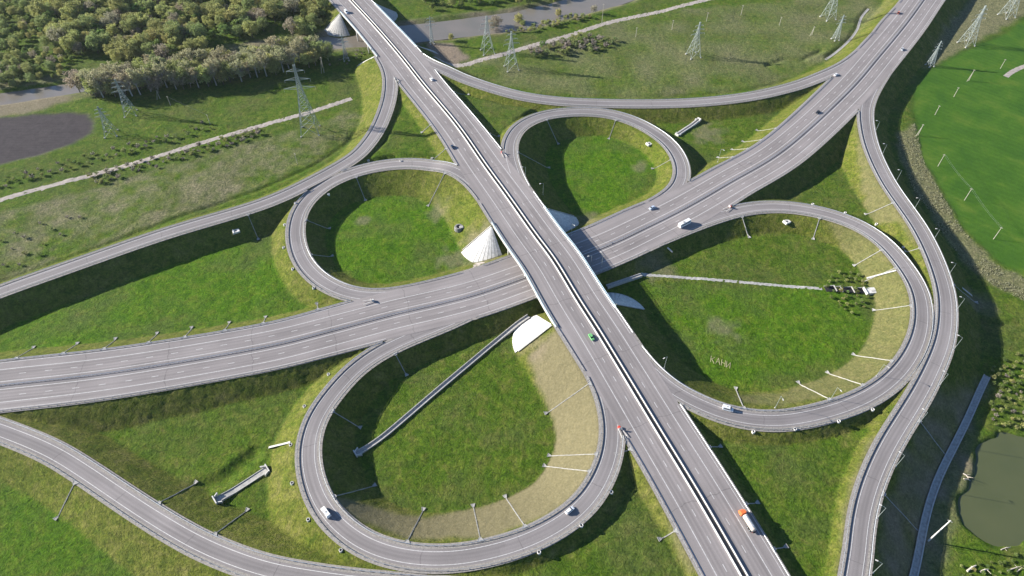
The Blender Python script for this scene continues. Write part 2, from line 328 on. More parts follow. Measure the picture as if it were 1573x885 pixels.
# ditches
for pl, wd_, dp in (([(1270, 88), (1300, 66), (1316, 44), (1322, 26), (1335, 13)], 2.2, 1.3), ([(1178, 100), (1205, 90), (1232, 92), (1262, 78)], 2.5, 1.4),
    ([(0, 433), (90, 403), (200, 362), (300, 325), (400, 290), (480, 255), (530, 222), (560, 190)], 2.0, .8), ([(300, 752), (345, 735), (392, 697)], 4, 1.6),
    ([(1440, 470), (1500, 492), (1573, 497)], 2.5, 1.2), ([(800, 146), (900, 148), (1003, 149), (1080, 146), (1150, 138), (1215, 122)], 1.6, .8)):
    G -= dp*np.clip(1.3-dist_line(pl, 0)/wd_, 0, 1)
EMB = np.full(X.shape, -50.0); CAP = np.full(X.shape, 1e3); SLOPE_RATIO = 1.5
def emb_pass(r, i0, i1, verge=1.5):
    for i in range(i0, i1):
        p, q = r.P[i], r.P[i+1]; L = np.linalg.norm((q-p)[:2]); hwm = max(r.hl[i], r.hr[i])+verge; reach = hwm+24
        x0, x1 = np.searchsorted(GX, [min(p[0], q[0])-reach, max(p[0], q[0])+reach]); y0, y1 = np.searchsorted(GY, [min(p[1], q[1])-reach, max(p[1], q[1])+reach])
        if x1-x0 < 2 or y1-y0 < 2: continue
        xs, ys = X[y0:y1, x0:x1], Y[y0:y1, x0:x1]; T, N = (q-p)[:2]/L, None
        t = (xs-p[0])*T[0]+(ys-p[1])*T[1]; lat = -(xs-p[0])*T[1]+(ys-p[1])*T[0]
        # inside bends a long outer offset leaves wedges: let neighbouring segments overlap a little
        dl = np.maximum(np.maximum(-t-.6, t-L-.6), 0); side = np.maximum(np.maximum(lat-r.hl[i]-verge, -lat-r.hr[i]-verge), 0)
        zr = p[2]+(q[2]-p[2])*np.clip(t/L, 0, 1)
        d = np.hypot(dl, side); EMB[y0:y1, x0:x1] = np.maximum(EMB[y0:y1, x0:x1], zr-.28-d/SLOPE_RATIO)
        cap = np.where((dl < .1) & (side <= 0), zr-.28, 1e3); CAP[y0:y1, x0:x1] = np.minimum(CAP[y0:y1, x0:x1], cap)
emb_pass(A, 0, OV[0]); emb_pass(A, OV[1], RV[0]); emb_pass(A, RV[1], len(A.P)-1); emb_pass(B, 0, len(B.P)-1)
def on_span(p):       # ramp stretches that ride on a bridge deck get no bank under them
    j, lat, _ = A.near(p); return (OV[0] < j < OV[1] or RV[0] < j < RV[1]) and abs(A.P[j, 2]-p[2]) < 1 and abs(lat) < 25
for r in RAMPS:
    ok = [not (on_span(r.P[i]) or on_span(r.P[i+1])) for i in range(len(r.P)-1)]; i = 0
    while i < len(ok):
        if ok[i]:
            j = i
            while j < len(ok) and ok[j]: j += 1
            emb_pass(r, i, j); i = j
        else: i += 1
bank = np.clip((EMB-G)/.6, 0, 1)
Z = np.maximum(G, EMB+(.22*vnoise(X, Y, 4, 8)+.10*vnoise(X, Y, 1.7, 9)-.12)*(EMB < CAP-.01))
rough_ = rng.normal(size=X.shape)*.075*(1-.8*np.maximum(field_m, plough_m))*(dr > 20)*(pond_m < .05)*(CAP > 900); Z = Z+rough_
Z = np.minimum(Z, CAP)
def hz(x, y):
    j = int(np.clip(np.searchsorted(GX, x)-1, 0, len(GX)-2)); i = int(np.clip(np.searchsorted(GY, y)-1, 0, len(GY)-2))
    u = (x-GX[j])/(GX[j+1]-GX[j]); v = (y-GY[i])/(GY[i+1]-GY[i])
    return float((Z[i, j]*(1-u)+Z[i, j+1]*u)*(1-v)+(Z[i+1, j]*(1-u)+Z[i+1, j+1]*u)*v)
def ground_pt(px, py):
    p = W(px, py, 0)
    for _ in range(6): p = W(px, py, hz(p[0], p[1]))
    return np.array([p[0], p[1], hz(p[0], p[1])])
# cover masks
tan_m = np.maximum(mask([(808, 548), (862, 520), (905, 590), (925, 640), (932, 700), (905, 760), (850, 800), (760, 838), (640, 838), (560, 812), (505, 775), (560, 778), (640, 790), (740, 775), (820, 730), (850, 690), (852, 640), (835, 600)], 2, 1.2, 4),
    .55*mask([(1310, 190), (1325, 180), (1345, 260), (1390, 330), (1440, 430), (1440, 470), (1425, 420), (1380, 350), (1335, 330), (1320, 260)], 2, 1.5, 4))
tan_m = np.maximum(tan_m, .45*mask([(1262, 335), (1338, 362), (1385, 410), (1405, 470), (1400, 520), (1370, 570), (1300, 612), (1200, 636), (1120, 625), (1125, 606), (1200, 600), (1270, 570), (1320, 530), (1338, 480), (1330, 420), (1300, 380)], 2, 1.5, 4))
tan_m = np.maximum(tan_m, .8*mask([(1352, 680), (1325, 740), (1308, 790), (1300, 890), (1286, 890), (1293, 790), (1310, 735), (1338, 672)], 2, 1, 10))
tan_m = np.maximum(tan_m, .6*mask([(1000, 700), (960, 690), (1010, 790), (1050, 890), (1085, 890), (1030, 790)], 2, 1, 4))
dry_m = np.maximum(.75*mask([(1376, 205), (1405, 190), (1420, 250), (1445, 296), (1480, 355), (1530, 405), (1600, 440), (1600, 470), (1530, 440), (1480, 400), (1440, 345), (1400, 285), (1382, 240)], 3, 2),
    .8*mask([(1420, 110), (1440, 60), (1500, -10), (1600, -10), (1573, 25), (1500, 66), (1440, 98)], 3, 3))
dry_m = np.maximum(dry_m, .85*mask([(0, 330), (200, 270), (420, 210), (540, 170), (560, 185), (500, 240), (400, 285), (200, 358), (0, 430)], 4, 3)*(.5+vnoise(X, Y, 14, 12)+.8*vnoise(X, Y, 4, 14)))
dry_m = np.maximum(dry_m, .62*mask([(690, 100), (800, 70), (1000, 20), (1330, -10), (1370, 10), (1280, 90), (1170, 138), (1000, 150), (850, 147), (740, 122)], 4, 3)*(.55+1.1*vnoise(X, Y, 18, 13)))
dirt_m = np.maximum(mask([(655, 62), (700, 68), (720, 90), (700, 104), (665, 92)], 3, 3), .8*mask([(-50, 146), (80, 138), (115, 150), (60, 172), (-50, 180)], 3, 3))
for c, rad in (((745, 402), 7), ((735, 385), 9), ((1010, 412), 9), ((1500, 462), 8), ((820, 540), 6), ((560, 338), 4), ((675, 328), 7), ((985, 255), 5), ((1085, 205), 10), ((1110, 505), 7), ((700, 398), 8), ((905, 340), 7)):
    p = W(*c); dirt_m = np.maximum(dirt_m, .45*np.clip(1.5-np.hypot(X-p[0], Y-p[1])/rad+1.2*vnoise(X, Y, 4, 21), 0, 1))
dirt_m = np.maximum(dirt_m, np.clip((26-dr)/6, 0, 1)*(dr > 12)*.8*(.6+vnoise(X, Y, 9, 77)))
dirt_m = np.maximum(dirt_m, .75*mask([(1405, 640), (1440, 620), (1500, 590), (1520, 575), (1500, 640), (1478, 730), (1465, 800), (1452, 900), (1340, 900), (1350, 790), (1375, 720)], 8, 4)*(.75+.9*vnoise(X, Y, 7, 61)))
lush_m = mask([(0, 470), (200, 410), (400, 350), (440, 420), (500, 470), (300, 510), (0, 560)], 6, 4)
lush_m = np.maximum(lush_m, mask([(500, 300), (600, 270), (740, 330), (720, 400), (600, 440), (520, 420), (490, 350)], 6, 4))
lush_m = np.maximum(lush_m, mask([(820, 200), (900, 180), (1000, 200), (1030, 250), (960, 310), (880, 345), (830, 290)], 6, 4))
lush_m = np.maximum(lush_m, .8*mask([(1000, 440), (1320, 440), (1340, 500), (1290, 560), (1150, 595), (1090, 590), (1010, 480)], 6, 4))
lush_m = np.maximum(lush_m, .7*mask([(0, 700), (150, 780), (250, 885), (0, 885)], 8, 4))
verge_m = np.clip(bank, 0, 1)
co = np.stack([X, Y, Z], -1).reshape(-1, 3); ny, nx = X.shape
idx = np.arange(ny*nx).reshape(ny, nx)
quads = np.stack([idx[:-1, :-1], idx[:-1, 1:], idx[1:, 1:], idx[1:, :-1]], -1).reshape(-1, 4)
me = bpy.data.meshes.new('ground'); me.vertices.add(len(co)); me.vertices.foreach_set('co', co.ravel())
me.loops.add(quads.size); me.loops.foreach_set('vertex_index', quads.ravel().astype(np.int32))
me.polygons.add(len(quads)); me.polygons.foreach_set('loop_start', np.arange(0, quads.size, 4, dtype=np.int32)); me.polygons.foreach_set('loop_total', np.full(len(quads), 4, dtype=np.int32))
me.update(calc_edges=True); me.polygons.foreach_set('use_smooth', np.ones(len(quads), bool))
for nm, ch in (('cover_a', (verge_m, dry_m, field_m)), ('cover_b', (plough_m, np.clip(dirt_m, 0, 1), lush_m)), ('cover_c', (tan_m*np.clip(bank*1.5, 0, 1), pond_m, np.zeros_like(X)))):
    at = me.color_attributes.new(nm, 'FLOAT_COLOR', 'POINT'); at.data.foreach_set('color', np.stack([*[np.clip(c, 0, 1) for c in ch], np.ones_like(X)], -1).ravel().astype(np.float32))
def ground_material():
    m = bpy.data.materials.new('ground_cover'); m.use_nodes = True; t = m.node_tree; b = t.nodes['Principled BSDF']
    b.inputs['Roughness'].default_value = .95; b.inputs['Specular IOR Level'].default_value = .1
    g = t.nodes.new('ShaderNodeNewGeometry')
    def noise(sc, det=5, rough=.6, dist=0):
        n = t.nodes.new('ShaderNodeTexNoise'); n.inputs['Scale'].default_value = sc; n.inputs['Detail'].default_value = det
        n.inputs['Roughness'].default_value = rough; n.inputs['Distortion'].default_value = dist
        t.links.new(g.outputs['Position'], n.inputs['Vector']); return n.outputs['Fac']
    def ramp(f, *st):
        r = t.nodes.new('ShaderNodeValToRGB'); e = r.color_ramp.elements
        while len(e) < len(st): e.new(.5)
        for k, (p, c) in enumerate(st): e[k].position = p; e[k].color = (*c, 1)
        t.links.new(f, r.inputs[0]); return r.outputs[0]
    def mix(f, a, b_, mode='MIX'):
        x = t.nodes.new('ShaderNodeMix'); x.data_type = 'RGBA'; x.blend_type = mode
        if isinstance(f, float): x.inputs[0].default_value = f
        else: t.links.new(f, x.inputs[0])
        for s, v in ((6, a), (7, b_)):
            if isinstance(v, tuple): x.inputs[s].default_value = (*v, 1)
            else: t.links.new(v, x.inputs[s])
        return x.outputs[2]
    def math_(op, a, b_=0.0, c=None):
        x = t.nodes.new('ShaderNodeMath'); x.operation = op; x.use_clamp = True
        for k, v in enumerate((a, b_)):
            if isinstance(v, (int, float)): x.inputs[k].default_value = v
            else: t.links.new(v, x.inputs[k])
        return x.outputs[0]
    def attr(nm):
        a = t.nodes.new('ShaderNodeAttribute'); a.attribute_name = nm; s = t.nodes.new('ShaderNodeSeparateColor'); t.links.new(a.outputs['Color'], s.inputs[0]); return s.outputs
    a, bb, cc = attr('cover_a'), attr('cover_b'), attr('cover_c')
    n_big, n_mid, n_fine, n_tuft = noise(.028, 4), noise(.16, 5, .65, .6), noise(.9, 6, .7), noise(2.6, 5, .7)
    grass = ramp(n_mid, (.25, (.038, .082, .006)), (.46, (.064, .112, .009)), (.6, (.092, .124, .016)), (.78, (.135, .130, .038)))
    lush = ramp(n_mid, (.25, (.036, .098, .004)), (.5, (.066, .138, .006)), (.75, (.112, .150, .016)))
    c = mix(bb[2], grass, lush)
    c = mix(math_('MULTIPLY', math_('SUBTRACT', n_big, .46), 2.0), c, ramp(n_fine, (.3, (.062, .072, .026)), (.7, (.115, .100, .050))))   # worn, drier stretches
    slope = ramp(n_mid, (.3, (.070, .095, .012)), (.5, (.118, .122, .022)), (.75, (.168, .150, .052)))
    c = mix(math_('MULTIPLY', a[0], .72), c, slope)
    c = mix(cc[0], c, ramp(n_fine, (.3, (.128, .112, .058)), (.7, (.190, .165, .092))))
    dry = ramp(n_fine, (.28, (.075, .085, .04)), (.5, (.17, .155, .085)), (.72, (.29, .25, .16)))
    c = mix(a[1], c, dry)
    fld = ramp(noise(.05, 4, .6, .5), (.3, (.034, .092, .010)), (.55, (.052, .118, .012)), (.75, (.088, .142, .018)))
    wr = t.nodes.new('ShaderNodeTexWave'); wr.inputs['Scale'].default_value = .09; wr.inputs['Distortion'].default_value = 1.2; wr.inputs['Detail'].default_value = 3; wr.bands_direction = 'DIAGONAL'
    t.links.new(g.outputs['Position'], wr.inputs['Vector']); tl = t.nodes.new('ShaderNodeTexWave'); tl.wave_profile = 'SAW'; tl.inputs['Scale'].default_value = .0165; tl.inputs['Distortion'].default_value = .3; tl.bands_direction = 'DIAGONAL'
    t.links.new(g.outputs['Position'], tl.inputs['Vector'])
    fld = mix(1.0, fld, ramp(wr.outputs['Fac'], (.2, (.95, .96, .95)), (.8, (1.04, 1.03, 1.04))), 'MULTIPLY')
    fld = mix(1.0, fld, ramp(tl.outputs['Fac'], (.015, (.88, .92, .9)), (.04, (1., 1., 1.))), 'MULTIPLY')       # tractor lines
    c = mix(a[2], c, fld)
    wv = t.nodes.new('ShaderNodeTexWave'); wv.inputs['Scale'].default_value = .16; wv.inputs['Distortion'].default_value = 2.0; wv.bands_direction = 'Y'
    t.links.new(g.outputs['Position'], wv.inputs['Vector'])
    c = mix(bb[0], c, mix(math_('MULTIPLY', wv.outputs['Fac'], .35), ramp(n_mid, (.3, (.040, .034, .036)), (.7, (.062, .053, .054))), (.075, .066, .066)))
    c = mix(bb[1], c, ramp(n_fine, (.3, (.16, .125, .09)), (.7, (.27, .215, .16))))
    n_c1, n_c2 = noise(.42, 5, .75, .8), noise(1.15, 4, .75)
    k = mix(1.0, ramp(n_c1, (.3, (.50, .54, .52)), (.5, (1., 1., 1.)), (.7, (1.5, 1.42, 1.4))), ramp(n_c2, (.3, (.50, .56, .54)), (.7, (1.52, 1.46, 1.5))), 'MULTIPLY')
    kf = math_('SUBTRACT', 1.0, math_('MULTIPLY', math_('MAXIMUM', math_('MAXIMUM', a[2], bb[0]), math_('MAXIMUM', cc[0], bb[1])), .72))
    c = mix(kf, c, mix(1.0, c, k, 'MULTIPLY'))
    t.links.new(c, b.inputs['Base Color'])
    bn = t.nodes.new('ShaderNodeBump'); bn.inputs['Strength'].default_value = 1.0; bn.inputs['Distance'].default_value = .9
    hsum = math_('ADD', math_('MULTIPLY', n_c1, .8), math_('MULTIPLY', n_c2, .45))
    smooth_ = math_('SUBTRACT', 1.0, math_('MULTIPLY', math_('MAXIMUM', math_('MAXIMUM', a[2], bb[0]), math_('MULTIPLY', cc[0], .7)), .75))
    t.links.new(math_('MULTIPLY', hsum, smooth_), bn.inputs['Height']); t.links.new(bn.outputs[0], b.inputs['Normal'])
    return m
me.materials.append(ground_material())
ground = tag(link(bpy.data.objects.new('ground', me)), kind='structure')

# water
def water_mat(name, c, rough):
    m = mat(name, c, rough, spec=.5); t = m.node_tree; b = t.nodes['Principled BSDF']; g = t.nodes.new('ShaderNodeNewGeometry')
    n = t.nodes.new('ShaderNodeTexNoise'); n.inputs['Scale'].default_value = .6; n.inputs['Detail'].default_value = 3; t.links.new(g.outputs['Position'], n.inputs['Vector'])
    bn = t.nodes.new('ShaderNodeBump'); bn.inputs['Strength'].default_value = .12; bn.inputs['Distance'].default_value = .1
    t.links.new(n.outputs['Fac'], bn.inputs['Height']); t.links.new(bn.outputs[0], b.inputs['Normal'])
    n2 = t.nodes.new('ShaderNodeTexNoise'); n2.inputs['Scale'].default_value = .05; n2.inputs['Detail'].default_value = 4; t.links.new(g.outputs['Position'], n2.inputs['Vector'])
    r = t.nodes.new('ShaderNodeValToRGB'); r.color_ramp.elements[0].color = (*[q*.8 for q in c], 1); r.color_ramp.elements[1].color = (c[0]*1.35, c[1]*1.15, c[2]*1.2, 1)
    t.links.new(n2.outputs['Fac'], r.inputs[0]); t.links.new(r.outputs[0], b.inputs['Base Color']); return m
Rl = catmull([[*W(a, b, -1.6)[:2], -1.6, 0, 0] for a, b in RIVER], 6); d = np.gradient(Rl[:, :2], axis=0); d /= np.linalg.norm(d, axis=1)[:, None]
nn = np.stack([-d[:, 1], d[:, 0]], 1); mb = MB(); hwr = np.interp(Rl[:, 0], [-330, -180, -90, 0], [11, 12, 17, 18])[:, None]; mb.add(*strip(np.c_[Rl[:, :2]-nn*hwr, Rl[:, 2]], np.c_[Rl[:, :2]+nn*hwr, Rl[:, 2]]))
tag(mb.build('river', water_mat('river_water', (.16, .155, .125), .22)), kind='structure')
mb = MB(); pp = poly([(q[0]+(8 if q[0] > 1600 else -10), q[1]+(9 if q[1] > 800 else -8)) for q in POND], -1.0); mb.add([(*q, -1.0) for q in pp], [tuple(range(len(pp)))])
tag(mb.build('pond', water_mat('pond_water', (.072, .090, .036), .3)), kind='structure')

# ------------------------------------------------------------------ road surfaces
def ribbon(r, a, b, dz, name, material, parent=None, uv=False, sel=None, minlen=4):
    "band between the offsets a and b (arrays or numbers) of road r"
    n = len(r.P); a = np.broadcast_to(np.asarray(a, float), (n,)); b = np.broadcast_to(np.asarray(b, float), (n,))
    sel = np.ones(n, bool) if sel is None else sel; mb = MB(); us = []; i = 0; PA, PB = r.at(a, dz), r.at(b, dz)
    while i < n:
        if not sel[i]: i += 1; continue
        j = i
        while j+1 < n and sel[j+1]: j += 1
        if j-i >= minlen:
            v, f = strip(PB[i:j+1], PA[i:j+1]); mb.add(v, f)
            us += [(r.s[k], b[k]) for k in range(i, j+1)]+[(r.s[k], a[k]) for k in range(i, j+1)]
        i = j+1
    if not mb.v: return None
    o = mb.build(name, material, parent)
    if uv:
        l = o.data.uv_layers.new(name='UVMap'); vi = np.empty(len(o.data.loops), np.int32); o.data.loops.foreach_get('vertex_index', vi)
        l.data.foreach_set('uv', np.array(us)[vi].ravel().astype(np.float32))
    return o
def inside_other(r, off, margin, only=None):
    "which stations of the offset line lie on another road's surface"
    P = r.at(off); res = np.zeros(len(P), bool)
    for k, q in roads.items():
        if q is r or (only and k not in only): continue
        for i in range(len(P)):
            dd = q.P[:, :2]-P[i, :2]; d2 = (dd**2).sum(1); j = int(np.argmin(d2))
            if d2[j] > 900 or abs(q.P[j, 2]-P[i, 2]) > 2 or j in (0, len(q.P)-1): continue
            lat = float(-dd[j]@q.N[j])
            if -q.hr[j]-margin < lat < q.hl[j]+margin: res[i] = True
    return res
ROADOBJ = {}
dash_me = MB().add([(-1.6, -.13, 0), (1.6, -.13, 0), (1.6, .13, 0), (-1.6, .13, 0)], [(0, 1, 2, 3)]).mesh('lane_dash', M['paint'])
for lv, (k, r) in enumerate(roads.items()):
    main = r.main; dz = 0.0 if main else -.012-.004*lv
    nm = 'highway' if main else 'ramp_road'
    o = ribbon(r, -r.hr, r.hl, dz, nm, M['asphalt'] if main else M['asphalt2'], uv=True); tag(o, kind='structure'); ROADOBJ[k] = o
    o['label'] = 'grey asphalt '+PHRASE[k]
    off_deck = np.array([not on_span(p) for p in r.P]) if k != 'B' else np.ones(len(r.P), bool)
    for sgn, h in ((1, r.hl), (-1, r.hr)):
        sh = ~inside_other(r, sgn*(h+.6), .2) & off_deck
        ribbon(r, sgn*(h-.02) if sgn < 0 else sgn*(h-.02), sgn*(h+1.35), dz-.05, 'shoulder', M['gravel'], o, sel=sh) if sgn > 0 else ribbon(r, sgn*(h+1.35), sgn*(h-.02), dz-.05, 'shoulder', M['gravel'], o, sel=sh)
    pz = .016+(0 if main else .0)
    if main:
        md = 1.0 if k == 'A' else 1.9
        ribbon(r, -md, md, .012, 'median_strip', M['median'] if k == 'A' else M['asphalt2'], o, uv=True)
        for e in (md+.55, 10.15):
            for s_ in (1, -1): ribbon(r, s_*e-.16, s_*e+.16, pz, 'edge_line', M['paint'], o)
        for s_ in (1, -1):
            h = r.hl if s_ > 0 else r.hr
            ribbon(r, s_*(h-1.0)-.12, s_*(h-1.0)+.12, pz, 'edge_line', M['paint'], o, sel=~inside_other(r, s_*(h-.3), .5))
            for st in np.arange(6 if s_ > 0 else 9, r.s[-1]-4, 12):
                i = int(np.searchsorted(r.s, st)); p = r.at(s_*(md+.55+4.05), pz)[i]
                if not (-40 < p[1]) or abs(p[0]) > 480: continue
                d_ = bpy.data.objects.new('lane_dash', dash_me); d_.location = p; d_.rotation_euler = (0, -math.atan2(r.P[min(i+1, len(r.P)-1), 2]-r.P[i, 2], 2.0), math.atan2(r.T[i, 1], r.T[i, 0])); link(d_, o)
    else:
        for e in (2.65, -2.65):
            ribbon(r, e-.13, e+.13, pz, 'edge_line', M['paint'], o, sel=~inside_other(r, e, -5.3, ('A', 'B')))
        # pale worn strip outside the edge line
        for s_ in (1, -1):
            ribbon(r, *(sorted((s_*3.7, s_*4.68))), .006, 'paved_shoulder', M['gravel'], o, uv=False, sel=~inside_other(r, s_*4.0, -.5))

# gravel tracks draped over the ground
def drape(name, pts, w, material, lift=.07, jit=.18, label=None):
    Q = catmull([[*W(a, b, 0)[:2], 0, 0, 0] for a, b in pts], 2.0); d = np.gradient(Q[:, :2], axis=0); d /= np.linalg.norm(d, axis=1)[:, None]
    n = np.stack([-d[:, 1], d[:, 0]], 1); cols = []
    for k in np.linspace(-1, 1, 6):
        o = k*w/2*(1+jit*(rng.random(len(Q))-.5)*(abs(k) > .9)); P = Q[:, :2]+n*o[:, None]
        cols.append([(x, y, hz(x, y)+lift-(.12 if abs(k) > .9 else 0)) for x, y in P])
    mb = MB()
    for a, b in zip(cols[:-1], cols[1:]): mb.add(*strip(a, b))
    o = mb.build(name, material); tag(o, label, kind='structure'); return o
drape('gravel_track', [(-60, 328), (0, 308), (76, 286), (142, 268), (203, 251), (255, 236), (305, 220), (365, 203), (420, 187.5), (463, 176.5), (501, 164.5), (540, 151.5)], 5.6, M['dirt'], label='pale gravel track running towards the river bridge')
drape('gravel_track', [(668, 95), (690, 101), (712, 101), (735, 92.5), (780, 82), (800, 75.5), (850, 61), (884, 51), (922, 38.5), (970, 27), (1011, 19), (1069, 4), (1120, -8), (1180, -22)], 6.5, M['dirt'], label='pale gravel track passing between two lattice pylons')
drape('dirt_path', [(1545, 118), (1560, 107), (1590, 97), (1640, 85)], 5, M['dirt'], label='bare earth path running into the green crop field')
drape('paved_path', [(985, 423), (1040, 426), (1120, 432), (1200, 438), (1263, 443)], 2.4, M['conc_old'], label='narrow pale concrete path across the loop meadow')
drape('dirt_patch', [(724, 398), (735, 404), (748, 409)], 5, M['dirt'], label='bare earth pad beside the highway under the white cone')

# ------------------------------------------------------------------ guard rails
def runs(sel, minlen):
    i, n, out = 0, len(sel), []
    while i < n:
        if sel[i]:
            j = i
            while j+1 < n and sel[j+1]: j += 1
            if j-i >= minlen: out.append((i, j))
            i = j+1
        else: i += 1
    return out
def guard_rail(P, N, label, group, spacing=2, name='guard_rail', double=False):
    "P: line at road level; N: unit normals pointing to the traffic"
    root = empty(name, tuple(P[len(P)//2])); o0 = np.array(P[len(P)//2]); tag(root, label, 'guard rail', group)
    Q = P-o0; mb = MB()
    for sg in ((1, -1) if double else (1,)):
        prof = [(.02, .44), (.10, .52), (.04, .60), (.10, .70), (.02, .78), (.0, .78), (.0, .44)]
        cols = [np.c_[Q[:, :2]+N*(o*sg), Q[:, 2]+z] for o, z in prof]
        for a, b in zip(cols[:-1], cols[1:]): mb.add(*strip(a, b))
    mb.build('beam', M['steel'], root)
    mp = MB()
    for i in range(0, len(Q), spacing):
        a = math.atan2(N[i, 1], N[i, 0]); mp.box((Q[i, 0]-N[i, 0]*.10*(not double), Q[i, 1]-N[i, 1]*.10*(not double), Q[i, 2]+.30), (.16, .14, .98), a)
    p = mp.build('posts', M['steel'], root); p['kind'] = 'stuff'
    return root
SIDE = {'A': ('towards the stone well', 'towards the grass lettering'), 'B': ('towards the pylons', 'away from the pylons'), 'L': ('facing the gravel track', 'facing the highways'), 'T': ('facing the pylon meadow', 'facing the loop ramps'),
 'O': ('facing the highways', 'facing the rough meadow'), 'R': ('facing the crop field', 'facing the loop ramp')}
def vis(P): return (P[:, 1] > 60) & (np.abs(P[:, 0]) < 490) & (P[:, 1] < 690)
for k, r in roads.items():
    for sgn, h in ((1, r.hl), (-1, r.hr)):
        line = r.at(sgn*(h+.25)); ok = ~inside_other(r, sgn*(h+.25), .35) & vis(line)
        if k == 'A': ok &= ~np.array([on_span(p) for p in r.P])
        elif k != 'B': ok &= ~np.array([on_span(p) for p in r.P])
        if k in SIDE: sd = SIDE[k][0 if sgn > 0 else 1]
        else: sd = ('outer side' if (sgn > 0) == (k in ('TR',)) else 'inner side')
        if k in ('TL', 'TR', 'BL', 'BR'):
            cen = r.P[:, :2].mean(0); mid = len(r.P)//2; sd = 'on its inner side' if ((cen-r.P[mid, :2])@r.N[mid])*sgn > 0 else 'on its outer side'
        if k == 'R': sd = SIDE['R'][0] if sgn > 0 else SIDE['R'][1]
        for a, b in runs(ok, 5):
            guard_rail(line[a:b+1], -sgn*r.N[a:b+1], f'steel guard rail of the {PHRASE[k]}, {sd}', f'rails of {k} {sd}')
okB = vis(B.P)
for a, b in runs(okB, 5):
    guard_rail(B.P[a:b+1], B.N[a:b+1], 'double steel guard rail along the median of the highway under the overpass', None, 1, 'median_guard_rail', True)
# white median walls on A + a rail
for sgn in (1, -1):
    root = empty('median_wall', tuple(A.P[OV[0]])); o0 = A.P[OV[0]]; sd = 'stone well' if sgn > 0 else 'grass lettering'
    tag(root, f'low white concrete median wall of the overpass highway, on the {sd} side', 'barrier')
    mb = MB(); prof = [(.28, 0), (.16, .55), (-.12, .55), (-.24, 0)]; ln = A.at(sgn*1.18)-o0
    cols = [np.c_[ln[:, :2]+A.N*(o*sgn), ln[:, 2]+z] for o, z in prof]
    for a, b in zip(cols[:-1], cols[1:]): mb.add(*strip(a, b))
    mb.build('wall', M['white'], root)
    mb = MB(); cols = [np.c_[ln[:, :2]+A.N*(o*sgn), ln[:, 2]+z] for o, z in ((.05, .62), (.1, .72), (.05, .85), (0, .85), (0, .62))]
    for a, b in zip(cols[:-1], cols[1:]): mb.add(*strip(a, b))
    for i in range(0, len(ln), 2): mb.box((ln[i, 0], ln[i, 1], ln[i, 2]+.66), (.08, .08, .3))
    mb.build('top_rail', M['steel'], root)

